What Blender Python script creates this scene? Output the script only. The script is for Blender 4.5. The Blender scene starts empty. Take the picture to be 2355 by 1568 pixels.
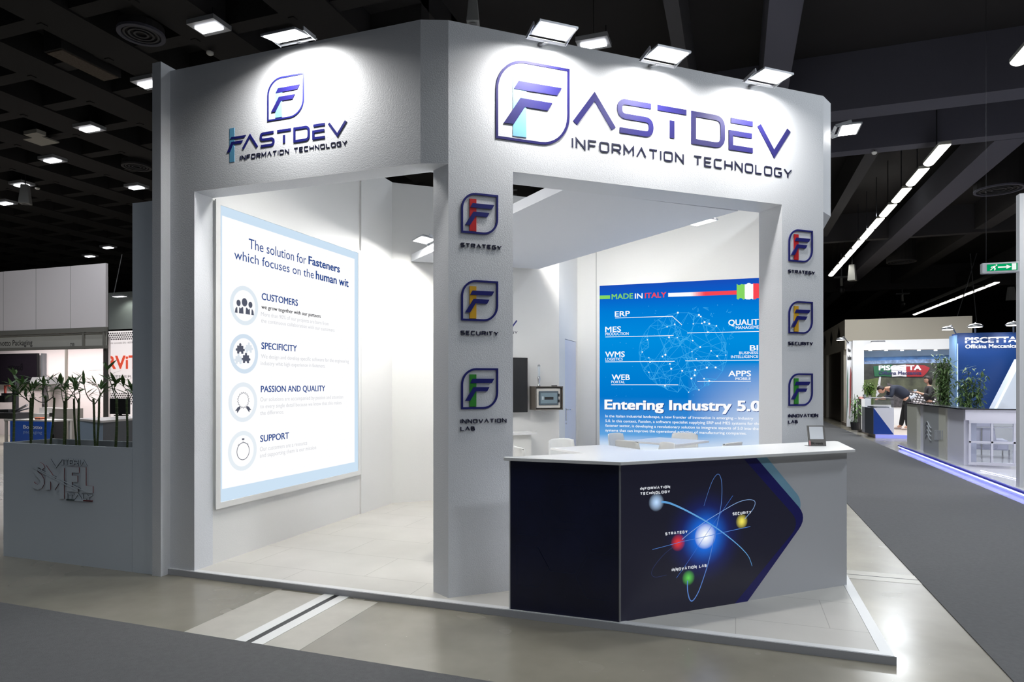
import bpy, bmesh, math, random
from mathutils import Vector, Matrix
from math import sin, cos, tan, pi, radians, atan2, hypot
random.seed(11)
S = bpy.context.scene
COL = S.collection

# ------------------------------------------------------------------ camera
YAW = radians(19.1); FPX = 1485.0; HZ = 883.0; EYE = 1.55
cd = bpy.data.cameras.new('camera'); cam = bpy.data.objects.new('camera', cd); COL.objects.link(cam)
cd.sensor_width = 36; cd.lens = FPX/2355*36; cd.shift_y = (HZ-784)/2355
cd.clip_end = 300; cd.clip_start = .05
cam.location = (0, 0, EYE); cam.rotation_euler = (pi/2, 0, YAW)
S.camera = cam

# ------------------------------------------------------------------ world, exposure
S.view_settings.view_transform = 'Standard'; S.view_settings.look = 'None'
S.view_settings.exposure = 0; S.view_settings.gamma = 1; S.view_settings.use_curve_mapping = False
w = bpy.data.worlds.new('hall_world'); S.world = w; w.use_nodes = True
w.node_tree.nodes['Background'].inputs[0].default_value = (.55, .6, .7, 1)
w.node_tree.nodes['Background'].inputs[1].default_value = .045

def lamp(kind, name, loc, power, color=(1, 1, 1), parent=None, rot=(0, 0, 0), **kw):
    l = bpy.data.lights.new(name, kind); l.energy = power; l.color = color
    for k, v in kw.items(): setattr(l, k, v)
    o = bpy.data.objects.new(name, l); COL.objects.link(o)
    o.location = loc; o.rotation_euler = rot
    if parent: o.parent = parent
    return o
# general light of the hall: rows of high bay lamps hanging over the aisles (in front of and beside the stand)
HALL = (.87, .935, 1)
HALLP = 36; SPREAD = radians(105)
for x, y in ((-9, -2.5), (-4.5, -2.5), (0, -2.5), (4.5, -2.5), (-9, 3.0), (-2.2, .4), (3.2, 1.2), (2.6, 8.5), (2.6, 14), (2.6, 21)):
    lamp('AREA', 'hall_light', (x, y, 6.8), HALLP, HALL, shape='SQUARE', size=.7, spread=SPREAD)

for x, y, p_ in ((4.6, 6.5, 240), (4.6, 2.2, 130), (1.9, 14.5, 360), (4.5, 22.5, 230), (-14.5, 6.2, 200)): lamp('AREA', 'hall_light', (x, y, 6.8), p_, HALL, shape='SQUARE', size=.7)  # added fill lamps without fittings, brightening the diagonal front and neighbouring stands

# ------------------------------------------------------------------ measuring: a pixel of the photograph met with a real plane
RX, RY = cos(YAW), sin(YAW)
def ray(px, py):
    u = (px-1177.5)/FPX; v = (HZ-py)/FPX
    return Vector((RX*u-RY, RY*u+RX, v))
def onZ(px, py, z=0.0):
    d = ray(px, py); t = (z-EYE)/d.z
    return Vector((d.x*t, d.y*t, z))
def onY(px, py, y):
    d = ray(px, py); t = y/d.y
    return Vector((d.x*t, y, EYE+d.z*t))
class Frame:
    """a vertical plane: origin, direction to the right as one looks at it"""
    def __init__(s, ox, oy, ang):
        s.o = Vector((ox, oy)); s.a = ang; s.d = Vector((cos(ang), sin(ang))); s.n = Vector((-sin(ang), cos(ang)))
    def uv(s, px, py, back=0):
        d = ray(px, py); o = s.o+s.n*back
        k = (o.x*s.n.x+o.y*s.n.y)/(d.x*s.n.x+d.y*s.n.y)
        return ((d.x*k-o.x)*s.d.x+(d.y*k-o.y)*s.d.y, EYE+d.z*k)
    def pt(s, u, z=0, back=0):
        q = s.o+s.d*u+s.n*back
        return Vector((q.x, q.y, z))

# ------------------------------------------------------------------ materials
def lin(c):
    c = c/255
    return c/12.92 if c <= .04045 else ((c+.055)/1.055)**2.4
def rgb(r, g, b): return (lin(r), lin(g), lin(b), 1)
MATS = {}
def M(name, col, rough=.5, metal=0, emit=0, ecol=None, bump=0, bscale=60, vary=0, vscale=4, spec=None, trans=0, alpha=1):
    if name in MATS: return MATS[name]
    m = bpy.data.materials.new(name); m.use_nodes = True; nt = m.node_tree; b = nt.nodes['Principled BSDF']
    c = rgb(*col); b.inputs['Base Color'].default_value = c
    b.inputs['Roughness'].default_value = rough; b.inputs['Metallic'].default_value = metal
    if spec is not None: b.inputs['Specular IOR Level'].default_value = spec
    if trans: b.inputs['Transmission Weight'].default_value = trans
    if alpha < 1: b.inputs['Alpha'].default_value = alpha
    if emit:
        b.inputs['Emission Color'].default_value = rgb(*(ecol or col)); b.inputs['Emission Strength'].default_value = emit
    if bump or vary:
        tc = nt.nodes.new('ShaderNodeTexCoord')
        if vary:
            n = nt.nodes.new('ShaderNodeTexNoise'); n.inputs['Scale'].default_value = vscale; n.inputs['Detail'].default_value = 5
            nt.links.new(tc.outputs['Object'], n.inputs['Vector'])
            r = nt.nodes.new('ShaderNodeValToRGB'); r.color_ramp.elements[0].position = .3; r.color_ramp.elements[1].position = .7
            r.color_ramp.elements[0].color = [x*(1-vary) for x in c[:3]]+[1]; r.color_ramp.elements[1].color = [min(1, x*(1+vary)) for x in c[:3]]+[1]
            nt.links.new(n.outputs['Fac'], r.inputs['Fac']); nt.links.new(r.outputs['Color'], b.inputs['Base Color'])
        if bump:
            n = nt.nodes.new('ShaderNodeTexNoise'); n.inputs['Scale'].default_value = bscale; n.inputs['Detail'].default_value = 3
            nt.links.new(tc.outputs['Object'], n.inputs['Vector'])
            bp = nt.nodes.new('ShaderNodeBump'); bp.inputs['Strength'].default_value = bump; bp.inputs['Distance'].default_value = .01
            nt.links.new(n.outputs['Fac'], bp.inputs['Height']); nt.links.new(bp.outputs['Normal'], b.inputs['Normal'])
    MATS[name] = m
    return m
def E(name, col, s=1.0):
    """a lit surface: a lamp lens or a backlit print"""
    if name in MATS: return MATS[name]
    m = bpy.data.materials.new(name); m.use_nodes = True; nt = m.node_tree
    nt.nodes.remove(nt.nodes['Principled BSDF'])
    e = nt.nodes.new('ShaderNodeEmission'); e.inputs[0].default_value = rgb(*col); e.inputs[1].default_value = s
    nt.links.new(e.outputs[0], nt.nodes['Material Output'].inputs[0])
    MATS[name] = m
    return m

white = M('white_wall_paint', (232, 231, 228), .55, bump=.06, bscale=90)
facade = M('white_facade_paint', (222, 224, 228), .5, bump=.22, bscale=140)
white_in = M('white_panel', (236, 235, 231), .5)
gloss_white = M('white_laminate', (238, 238, 238), .25)
grey_panel = M('grey_painted_panel', (212, 220, 228), .55, bump=.05)
alu = M('aluminium_profile', (168, 170, 174), .35, .6)
alu_dark = M('grey_aluminium', (120, 122, 126), .4, .5)
navy = M('navy_lettering', (33, 36, 112), .35)
blue_let = M('blue_lettering', (32, 28, 98), .5, spec=.25)
ink = M('dark_navy_lettering', (26, 28, 62), .35)
sky_bar = M('light_blue_bar', (128, 190, 222), .35)
sky_bar2 = M('steel_blue_bar', (96, 160, 196), .35)
red_bar = M('red_bar', (196, 32, 36), .4)
yel_bar = M('amber_bar', (214, 164, 40), .4)
grn_bar = M('green_bar', (52, 140, 52), .4)
black = M('black_plastic', (18, 18, 20), .35)
dark_metal = M('dark_grey_metal', (52, 52, 55), .45, .5)
chrome = M('chrome', (205, 205, 208), .12, 1)
screen = M('black_screen', (6, 6, 8), .12)
ceil_m = M('black_ceiling', (35, 32, 32), .85, vary=.15, vscale=.6)
beam_m = M('charcoal_beam', (62, 60, 62), .8)
beam_l = M('slate_beam', (88, 87, 98), .8)
lens = E('flood_lens', (255, 252, 246), 9)
lens_hall = E('high_bay_lens', (250, 250, 255), 5)
tube_l = E('fluorescent_lens', (255, 253, 240), 4)

# ------------------------------------------------------------------ mesh helpers
class MB:
    def __init__(s, off=(0, 0, 0)): s.v = []; s.f = []; s.off = Vector(off)
    def add(s, vs, fs):
        k = len(s.v); s.v += [Vector(q)-s.off for q in vs]; s.f += [tuple(i+k for i in f) for f in fs]; return s
    def box(s, x0, y0, z0, x1, y1, z1):
        return s.prism([(x0, y0), (x1, y0), (x1, y1), (x0, y1)], z0, z1)
    def prism(s, poly, z0, z1):
        a = sum(poly[i][0]*poly[(i+1) % len(poly)][1]-poly[(i+1) % len(poly)][0]*poly[i][1] for i in range(len(poly)))
        if a < 0: poly = poly[::-1]
        n = len(poly)
        return s.add([(p[0], p[1], z0) for p in poly]+[(p[0], p[1], z1) for p in poly],
                     [tuple(range(n))[::-1], tuple(range(n, 2*n))]+[(i, (i+1) % n, n+(i+1) % n, n+i) for i in range(n)])
    def panel(s, poly, y0, y1):
        """outline in x,z, front at y0, back at y1 (y0<y1)"""
        a = sum(poly[i][0]*poly[(i+1) % len(poly)][1]-poly[(i+1) % len(poly)][0]*poly[i][1] for i in range(len(poly)))
        if a < 0: poly = poly[::-1]
        n = len(poly)
        return s.add([(p[0], y0, p[1]) for p in poly]+[(p[0], y1, p[1]) for p in poly],
                     [tuple(range(n)), tuple(range(n, 2*n))[::-1]]+[(i, n+i, n+(i+1) % n, (i+1) % n) for i in range(n)])
    def rect(s, x0, z0, x1, z1, y0, y1): return s.panel([(x0, z0), (x1, z0), (x1, z1), (x0, z1)], y0, y1)
    def stroke(s, pts, wd, y0, y1, closed=False):
        n = len(pts); P = [Vector(p) for p in pts]; L = []; R = []
        for i in range(n):
            if closed: a = P[i-1]; b = P[(i+1) % n]
            else: a = P[i-1] if i else None; b = P[i+1] if i < n-1 else None
            d1 = (P[i]-a).normalized() if a is not None else None; d2 = (b-P[i]).normalized() if b is not None else None
            if d1 is None: d1 = d2
            if d2 is None: d2 = d1
            t = d1+d2
            t = t.normalized() if t.length > 1e-6 else d1
            m = Vector((-t.y, t.x)); k = m.dot(Vector((-d1.y, d1.x))); k = max(k, .35)
            wi = wd[i] if isinstance(wd, (list, tuple)) else wd
            L.append(P[i]+m*(wi/2/k)); R.append(P[i]-m*(wi/2/k))
        vs = []
        for i in range(n): vs += [(L[i].x, y0, L[i].y), (R[i].x, y0, R[i].y), (L[i].x, y1, L[i].y), (R[i].x, y1, R[i].y)]
        fs = []
        for i in range(n if closed else n-1):
            a = 4*i; b = 4*((i+1) % n)
            fs += [(a, a+1, b+1, b), (a+2, b+2, b+3, a+3), (a, b, b+2, a+2), (a+1, a+3, b+3, b+1)]
        if not closed: fs += [(0, 2, 3, 1), (4*n-4, 4*n-3, 4*n-1, 4*n-2)]
        return s.add(vs, fs)
    def disc(s, cx, cz, r, y0, y1, n=28, rz=None):
        return s.panel([(cx+r*cos(2*pi*i/n), cz+(rz or r)*sin(2*pi*i/n)) for i in range(n)], y0, y1)
    def ring(s, cx, cz, r, wd, y0, y1, n=40):
        return s.stroke([(cx+r*cos(2*pi*i/n), cz+r*sin(2*pi*i/n)) for i in range(n)], wd, y0, y1, True)
    def tube(s, pts, r, n=8, cap=True):
        P = [Vector(p) for p in pts]; m = len(P); vs = []; fs = []
        up = None
        for i in range(m):
            t = (P[min(i+1, m-1)]-P[max(i-1, 0)]).normalized()
            if up is None: up = Vector((0, 0, 1)) if abs(t.z) < .9 else Vector((1, 0, 0))
            a = t.cross(up).normalized(); up = a.cross(t).normalized(); ri = r[i] if isinstance(r, (list, tuple)) else r
            vs += [P[i]+(a*cos(2*pi*k/n)+up*sin(2*pi*k/n))*ri for k in range(n)]
        for i in range(m-1):
            for k in range(n): fs.append((i*n+k, (i+1)*n+k, (i+1)*n+(k+1) % n, i*n+(k+1) % n))
        if cap: fs += [tuple(range(n)), tuple(range((m-1)*n, m*n))[::-1]]
        return s.add(vs, fs)
    def lathe(s, prof, c=(0, 0, 0), n=20):
        vs = []; fs = []; m = len(prof)
        for r, z in prof: vs += [(c[0]+r*cos(2*pi*k/n), c[1]+r*sin(2*pi*k/n), c[2]+z) for k in range(n)]
        for i in range(m-1):
            for k in range(n): fs.append((i*n+k, i*n+(k+1) % n, (i+1)*n+(k+1) % n, (i+1)*n+k))
        fs += [tuple(range(n))[::-1], tuple(range((m-1)*n, m*n))]
        return s.add(vs, fs)
    def bar(s, a, b, wx, wz):
        """square bar from a to b"""
        a = Vector(a); b = Vector(b); t = (b-a).normalized()
        up = Vector((0, 0, 1)) if abs(t.z) < .95 else Vector((0, 1, 0))
        x = t.cross(up).normalized(); u = x.cross(t).normalized()
        vs = []
        for p in (a, b): vs += [p+x*wx/2+u*wz/2, p-x*wx/2+u*wz/2, p-x*wx/2-u*wz/2, p+x*wx/2-u*wz/2]
        return s.add(vs, [(0, 1, 2, 3), (7, 6, 5, 4), (0, 4, 5, 1), (1, 5, 6, 2), (2, 6, 7, 3), (3, 7, 4, 0)])
    def leaf(s, base, tip, wd, up=(0, 0, 1), bend=.0):
        a = Vector(base); b = Vector(tip); t = b-a; side = t.cross(Vector(up))
        if side.length < 1e-5: side = t.cross(Vector((1, 0, 0)))
        side.normalize(); nn = side.cross(t).normalized(); L = t.length
        row = []
        for f, k in ((0, .12), (.3, .9), (.55, 1), (.8, .55), (1, .03)):
            c = a+t*f-nn*(bend*L*f*f)
            row += [c-side*wd*k/2, c+side*wd*k/2]
        return s.add(row, [(2*i, 2*i+1, 2*i+3, 2*i+2) for i in range(4)])
    def build(s, name, mat, parent=None, smooth=False, bevel=0):
        me = bpy.data.meshes.new(name); me.from_pydata([tuple(q) for q in s.v], [], s.f)
        for mm in (mat if isinstance(mat, (list, tuple)) else [mat]): me.materials.append(mm)
        me.validate(); me.update()
        if smooth:
            for p in me.polygons: p.use_smooth = True
        o = bpy.data.objects.new(name, me); COL.objects.link(o)
        if parent: o.parent = parent
        if bevel:
            b = o.modifiers.new('bevel', 'BEVEL'); b.width = bevel; b.segments = 2; b.limit_method = 'ANGLE'
        return o
class ML(MB):
    """lettering: every line or word becomes a mesh of its own"""
    def __init__(s, off=(0, 0, 0)): super().__init__(off); s.done = []
    def cut(s):
        if s.v: s.done.append((s.v, s.f))
        s.v = []; s.f = []
    def build(s, name, mat, parent=None, **k):
        s.cut()
        for v, f in s.done:
            m = MB(); m.v = v; m.f = f; o = m.build(name, mat, parent, **k)
        return o
def tag(o, label=None, cat=None, group=None, kind=None):
    if label: o['label'] = label
    if cat: o['category'] = cat
    if group: o['group'] = group
    if kind: o['kind'] = kind
    return o
def thing(name, label, cat, loc=(0, 0, 0), rot=0, group=None):
    o = bpy.data.objects.new(name, None); COL.objects.link(o); o.empty_display_size = .1
    o.location = loc; o.rotation_euler = (0, 0, rot) if not isinstance(rot, tuple) else rot
    return tag(o, label, cat, group)
def struct(o): o['kind'] = 'structure'; return o
def copy_tree(o, parent=None):
    c = o.copy(); COL.objects.link(c)
    if parent: c.parent = parent
    for ch in list(o.children): copy_tree(ch, c)
    return c
def arc(cx, cy, r, a0, a1, n=8): return [(cx+r*cos(radians(a0+(a1-a0)*i/n)), cy+r*sin(radians(a0+(a1-a0)*i/n))) for i in range(n+1)]
def rpath(pts):
    """points (x, z, corner radius) -> polyline with rounded corners"""
    out = []
    for i, p in enumerate(pts):
        r = p[2] if len(p) > 2 else 0
        if not r or i in (0, len(pts)-1): out.append((p[0], p[1])); continue
        c = Vector(p[:2]); a = (Vector(pts[i-1][:2])-c); b = (Vector(pts[i+1][:2])-c)
        r = min(r, a.length*.5, b.length*.5); A = c+a.normalized()*r; B = c+b.normalized()*r
        for k in range(7):
            t = k/6; q = A*(1-t)**2+c*2*t*(1-t)+B*t*t; out.append((q.x, q.y))
    return out

# ------------------------------------------------------------------ stroke lettering (wide technical capitals)
q = .24
GL = {  # width, strokes on a unit-high centre line
 'A': (1.1, [[(0, 0), (.55, 1), (1.1, 0)]]),
 'B': (.95, [[(0, 0), (0, 1), (.8, 1, q), (.8, .5, q), (.1, .5)], [(.1, .5), (.95, .5, q), (.95, 0, q), (0, 0)]]),
 'C': (1, [[(1, 1), (0, 1, q), (0, 0, q), (1, 0)]]),
 'D': (1.1, [[(0, .5), (0, 1), (1.1, 1, .34), (1.1, 0, .34), (0, 0), (0, .5)]]),
 'E': (.9, [[(.9, 1), (0, 1), (0, 0), (.9, 0)], [(0, .5), (.8, .5)]]),
 'F': (.9, [[(.9, 1), (0, 1), (0, 0)], [(0, .48), (.8, .48)]]),
 'G': (1, [[(1, 1), (0, 1, q), (0, 0, q), (1, 0, q), (1, .5), (.55, .5)]]),
 'H': (1, [[(0, 0), (0, 1)], [(1, 0), (1, 1)], [(0, .5), (1, .5)]]),
 'I': (.0, [[(0, 0), (0, 1)]]),
 'L': (.85, [[(0, 1), (0, 0), (.85, 0)]]),
 'M': (1.15, [[(0, 0), (0, 1), (.575, .3), (1.15, 1), (1.15, 0)]]),
 'N': (1, [[(0, 0), (0, 1), (1, 0), (1, 1)]]),
 'O': (1.05, [[(0, .5), (0, 1, q), (1.05, 1, q), (1.05, 0, q), (0, 0, q), (0, .5)]]),
 'R': (1, [[(0, 0), (0, 1), (1, 1, q), (1, .42, q), (.1, .42)], [(.55, .42), (1, 0)]]),
 'S': (1, [[(1, 1), (0, 1, q), (0, .5, q), (1, .5, q), (1, 0, q), (0, 0)]]),
 'T': (1, [[(0, 1), (1, 1)], [(.5, 1), (.5, 0)]]),
 'U': (1, [[(0, 1), (0, 0, q), (1, 0, q), (1, 1)]]),
 'V': (1.1, [[(0, 1), (.55, 0), (1.1, 1)]]),
 'Y': (1.1, [[(0, 1), (.55, .45), (1.1, 1)], [(.55, .45), (.55, 0)]]),
}
SP = dict(GL)   # the large word has its own cut letters
SP['T'] = (1, [[(0, 1), (1, 1)], [(.5, .62), (.5, 0)]])
SP['E'] = (1, [[(0, 1), (1, 1)], [(.96, .54), (0, .54), (0, 0), (1, 0)]])
def glyph(mb, ch, x0, z0, wd, h, t, y0, y1, table=GL):
    W, st = table[ch]
    sx = (wd-t)/W if W else 0; sz = h-t
    for pl in st:
        pts = rpath([(x0+t/2+p[0]*sx, z0+t/2+p[1]*sz, (p[2]*sz if len(p) > 2 else 0)) for p in pl])
        mb.stroke(pts, t, y0, y1)
def strokes(mb, text, x0, z0, width, h, t, y0, y1):
    gap = .32; tot = 0
    for c in text: tot += (.7 if c == ' ' else GL[c][0]+t/h)+gap
    tot -= gap; k = width/tot; x = x0
    for c in text:
        if c == ' ':
            x += (.7+gap)*k
            if isinstance(mb, ML): mb.cut()
            continue
        wd = (GL[c][0]+t/h)*k
        glyph(mb, c, x, z0, max(wd, t), h, t, y0, y1); x += wd+gap*k

# ------------------------------------------------------------------ printed lettering from the built-in font
_cap = None
def _mesh(text, bold):
    cu = bpy.data.curves.new('t', 'FONT'); cu.body = text; cu.size = 1; cu.resolution_u = 3; cu.offset = bold; cu.fill_mode = 'FRONT'
    ob = bpy.data.objects.new('t', cu); COL.objects.link(ob)
    dg = bpy.context.evaluated_depsgraph_get(); me = bpy.data.meshes.new_from_object(ob.evaluated_get(dg))
    vs = [v.co.copy() for v in me.vertices]; fs = [tuple(p.vertices) for p in me.polygons]
    bpy.data.objects.remove(ob); bpy.data.curves.remove(cu); bpy.data.meshes.remove(me)
    return vs, fs
def text(mb, s, x0, z0, h, width=None, bold=0, y=-.002, shear=0, slope=0):
    global _cap
    if _cap is None: _cap = max(v.y for v in _mesh('H', 0)[0])
    vs, fs = _mesh(s, min(0, bold))
    a = min(v.x for v in vs); b = max(v.x for v in vs); kz = h/_cap; kx = width/(b-a) if width else kz
    r_ = max(0, bold)*kz
    for k_, (ddx, ddz) in enumerate(((-r_, -r_*.6), (-r_, r_*.6), (r_, -r_*.6), (r_, r_*.6), (0, 0)) if bold > 0 else ((0, 0),)):
        mb.add([(x0+ddx+(v.x-a)*kx+shear*v.y*kz, y-.0005*k_, z0+ddz+v.y*kz+slope*(v.x-a)*kx) for v in vs], fs)
    return x0+(b-a)*kx
def fit(mb, fr, s, left, right, top, bold=0, y=-.002):
    """text between two measured baseline ends on a wall"""
    u0, z0 = fr.uv(*left); u1, _ = fr.uv(*right); _, z1 = fr.uv(left[0], top)
    text(mb, s, u0, z0, z1-z0, u1-u0, bold, y)
    if isinstance(mb, ML): mb.cut()

# ------------------------------------------------------------------ the hall: floor, ceiling, far walls
def concrete():
    m = bpy.data.materials.new('polished_concrete'); m.use_nodes = True; nt = m.node_tree; b = nt.nodes['Principled BSDF']
    tc = nt.nodes.new('ShaderNodeTexCoord')
    def noise(sc, det, r0, c0, r1, c1):
        n = nt.nodes.new('ShaderNodeTexNoise'); n.inputs['Scale'].default_value = sc; n.inputs['Detail'].default_value = det; n.inputs['Roughness'].default_value = .6
        nt.links.new(tc.outputs['Object'], n.inputs['Vector'])
        r = nt.nodes.new('ShaderNodeValToRGB'); r.color_ramp.elements[0].position = r0; r.color_ramp.elements[1].position = r1
        r.color_ramp.elements[0].color = c0; r.color_ramp.elements[1].color = c1
        nt.links.new(n.outputs['Fac'], r.inputs['Fac']); return r
    a = noise(1.1, 4, .15, rgb(112, 108, 96), .85, rgb(150, 145, 132))
    s = noise(48, 2, .74, (0, 0, 0, 1), .77, (1, 1, 1, 1))
    mx = nt.nodes.new('ShaderNodeMixRGB'); mx.inputs[2].default_value = rgb(190, 186, 176)
    sc = nt.nodes.new('ShaderNodeMath'); sc.operation = 'MULTIPLY'; sc.inputs[1].default_value = .7
    nt.links.new(s.outputs['Color'], sc.inputs[0]); nt.links.new(sc.outputs[0], mx.inputs[0]); nt.links.new(a.outputs['Color'], mx.inputs[1])
    nt.links.new(mx.outputs[0], b.inputs['Base Color'])
    r = noise(1.6, 2, .3, (.2, .2, .2, 1), .75, (.3, .3, .3, 1)); nt.links.new(r.outputs['Color'], b.inputs['Roughness'])
    b.inputs['Specular IOR Level'].default_value = .6
    return m
struct(MB().box(-45, -8, -.2, 40, 62, 0).build('floor', concrete()))
cb = MB()
cb.box(-45, -8, 7.9, 40, 62, 8.1)
cb.box(-45, 2, 7.45, -4.6, 31, 7.9)
for k in range(18):      # wide ribs running away from the front
    x = -9.63-1.85*(k-2)
    if k < 17: cb.box(x-.42, 2, 7.0, x+.42, 30, 7.95)
for k in range(26):      # narrow cross ribs
    y = 3.6+1.105*k; cb.box(-38, y-.13, 7.03, -4.6, y+.13, 7.95)
for k in range(18):
    for j in range(12): cb.box(-9.63-1.85*(k-2)-.36, 8.03+1.105*(j-3)-.05, 6.985, -9.63-1.85*(k-2)-.26, 8.03+1.105*(j-3)+.05, 7.0)
struct(cb.build('ceiling', ceil_m))
struct(MB().box(-45, 60, 0, 40, 60.4, 8).build('wall_back', ceil_m))
struct(MB().box(-45.4, -8, 0, -45, 60, 8).build('wall_left', ceil_m))
struct(MB().box(40, -8, 0, 40.4, 60, 8).build('wall_right', ceil_m))
def beam(a, b, wd, z0, z1, m): return struct(MB().bar((a[0], a[1], (z0+z1)/2), (b[0], b[1], (z0+z1)/2), wd, z1-z0).build('ceiling_beam', m))
beam((.66, 3), (.66, 13.6), .45, 6.8, 7.9, beam_l)
beam((-.84, 3), (-.84, 13.6), .2, 6.8, 7.9, beam_m)
beam((-3.2, 14.05), (16, 14.05), .55, 6.8, 7.9, beam_l)
beam((-3.2, 16.4), (16, 16.4), .35, 6.8, 7.9, beam_l)
beam((5.6, 16.6), (5.6, 58), .62, 6.8, 7.5, beam_l)
beam((3.1, 16.6), (3.1, 58), .3, 7.1, 7.9, beam_m)
beam((8.2, 16.6), (8.2, 58), .5, 7.0, 7.9, beam_m)
beam((-3.2, 27), (18, 27), .3, 6.9, 7.9, beam_m)
beam((-3.2, 40), (18, 40), .3, 6.7, 7.9, beam_m)
beam((11.2, 16.6), (11.2, 58), .4, 6.6, 7.3, beam_m)
# carpets of the aisles
carpet = M('grey_carpet', (98, 98, 99), .95, bump=.5, bscale=260, vary=.06, vscale=30, spec=.1)
tag(MB().box(-14, -7, 0, 1.366, 3.135, .006).build('aisle_carpet', carpet), 'dark grey carpet of the aisle along the front of the stand', 'carpet')
tag(MB().box(1.366, -7, 0, 3.5, 44, .006).build('aisle_carpet', carpet), 'grey carpet of the long aisle on the right, running to the far stands', 'carpet')
# expansion joint in the concrete and the strip across the gap on the right
strip_m = M('pale_concrete_strip', (172, 168, 158), .3, vary=.08, vscale=6)
jx = -2.76
struct(MB().box(jx-.5, 3.14, 0, jx+.36, 4.02, .0012).build('trim_1', strip_m))
joint = MB(); joint.box(jx-.105, 3.14, .0012, jx-.022, 4.05, .004); joint.box(jx+.022, 3.14, .0012, jx+.105, 4.05, .004)
struct(joint.build('trim_2', M('metal_joint_cover', (222, 222, 220), .35, .2)))
struct(MB().box(jx-.022, 3.14, .0012, jx+.022, 4.05, .002).build('trim_3', black))
struct(MB().box(.85, 5.75, 0, 1.366, 6.0, .0012).build('trim_4', strip_m))
struct(MB().box(.85, 5.866, .0012, 1.366, 5.876, .002).build('trim_5', dark_metal))

# ------------------------------------------------------------------ the stand: platform and walls
P0 = .045
def deck_mat():
    m = M('pale_stone_tile', (192, 189, 183), .45, vary=.05, vscale=2.5)
    nt = m.node_tree; b = nt.nodes['Principled BSDF']; src = b.inputs['Base Color'].links[0].from_socket
    tc = nt.nodes.new('ShaderNodeTexCoord'); br = nt.nodes.new('ShaderNodeTexBrick')
    br.offset = .5; br.inputs['Scale'].default_value = 1; br.inputs['Brick Width'].default_value = 1.1; br.inputs['Row Height'].default_value = .55
    br.inputs['Mortar Size'].default_value = .0025; br.inputs['Mortar Smooth'].default_value = 0; br.inputs['Bias'].default_value = 0
    br.inputs['Mortar'].default_value = rgb(160, 157, 151)
    nt.links.new(tc.outputs['Object'], br.inputs['Vector']); nt.links.new(src, br.inputs['Color1']); nt.links.new(src, br.inputs['Color2'])
    nt.links.new(br.outputs['Color'], b.inputs['Base Color'])
    return m
struct(MB().prism([(-4.39, 4.11), (.765, 4.11), (.765, 10.2), (-4.39, 10.2)], 0.0, P0).build('floor_stand', deck_mat()))
edge = M('white_edge_profile', (214, 214, 214), .4, .1)
eface = M('grey_edge_face', (172, 173, 178), .45)
t1 = struct(MB().prism([(-4.4, 4.06), (.83, 4.06), (.765, 4.11), (-4.4, 4.11)], .012, P0+.003).build('trim_6', edge))
struct(MB().box(-4.4, 4.052, .0, .838, 4.06, P0+.001).build('trim_7', eface))
struct(MB().prism([(.83, 4.06), (.83, 10.2), (.765, 10.2), (.765, 4.11)], .0, P0+.003).build('trim_8', edge))

D = radians(39.5)
FA = Frame(-1.91, 4.147, D)           # diagonal front
LF = Frame(0, 4.076, 0)               # straight front
LB = Frame(-4.1, 0, pi/2)             # lightbox wall
TW = Frame(-4.12, 7.21, D)            # wall with the television
BW = Frame(0, 9.8, 0)                 # wall with the blue lightbox
TOP = 4.11; LIN = 3.10; TH = .2
def xy(fr, u, b): p = fr.pt(u, 0, b); return (p.x, p.y)
# straight front: post, lintel, edge fin
f = MB()
f.box(-4.37, 4.076, P0, -4.118, 4.27, TOP)
f.prism([(-4.118, 4.076), (-2.092, 4.076), (-1.91, 4.147), (-2.05, 4.317), (-2.11, 4.27), (-4.118, 4.27)], LIN, TOP)
struct(f.build('wall_front', facade))
struct(MB().box(-4.46, 3.985, .0, -4.37, 4.3, 4.145).build('wall_front_fin', facade))
f = MB(); T_ = .28
f.prism([xy(FA, 0, 0), xy(FA, .485, 0), xy(FA, .485, T_), xy(FA, .0, T_), (-2.075, 4.245)], P0, LIN)
f.prism([xy(FA, 0, 0), xy(FA, 3.43, 0), xy(FA, 3.43, T_), xy(FA, 0, T_)], LIN, TOP)
f.prism([xy(FA, 2.965, 0), xy(FA, 3.43, 0), xy(FA, 3.43, T_), xy(FA, 2.965, T_)], P0, LIN)
struct(f.build('wall_diagonal', facade))
f = MB(); e = FA.pt(3.43)
f.prism([(e.x, e.y), (.82, 6.52), (.82, 10.0), (.66, 10.0), (.66, 6.45), (e.x-.14, e.y+.17)], LIN-.02, TOP)
f.box(.56, 6.55, P0, .66, 10.0, TOP-.02)
struct(f.build('wall_right_side', facade))
# left wall, with the recess line beside the lightbox
f = MB(); f.box(-4.36, 4.27, P0, -4.12, 7.21, 4.1)
f.box(-4.12, 6.5, P0, -4.1, 7.21, 4.1)
struct(f.build('wall_left_side', white))
# wall with the television, closet side with the door, back wall
e = TW.pt(2.335)
f = MB(); f.prism([xy(TW, 0, 0), xy(TW, 2.335, 0), xy(TW, 2.335, .1), xy(TW, -.1, .1)], P0, 4.1)
struct(f.build('wall_television', white))
dx = e.x
f = MB()
f.prism([(dx-.1, 8.74), (dx, e.y), (dx, 9.02), (dx-.1, 9.02)], P0, 4.1)
f.box(dx-.1, 9.02, 2.2, dx, 9.72, 4.1); f.box(dx-.1, 9.72, P0, dx, 9.8, 4.1)
struct(f.build('wall_closet', white))
struct(MB().box(dx-.1, 9.8, P0, .66, 9.95, 4.1).build('wall_rear', white))
struct(MB().rect(-2.03, P0, -2.018, 4.1, 9.797, 9.8).build('trim_9', M('panel_joint', (170, 170, 168), .6)))
d = struct(MB().box(dx-.045, 9.025, P0+.004, dx-.005, 9.715, 2.195).build('door_1', M('pale_blue_door', (214, 218, 232), .4)))
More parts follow.
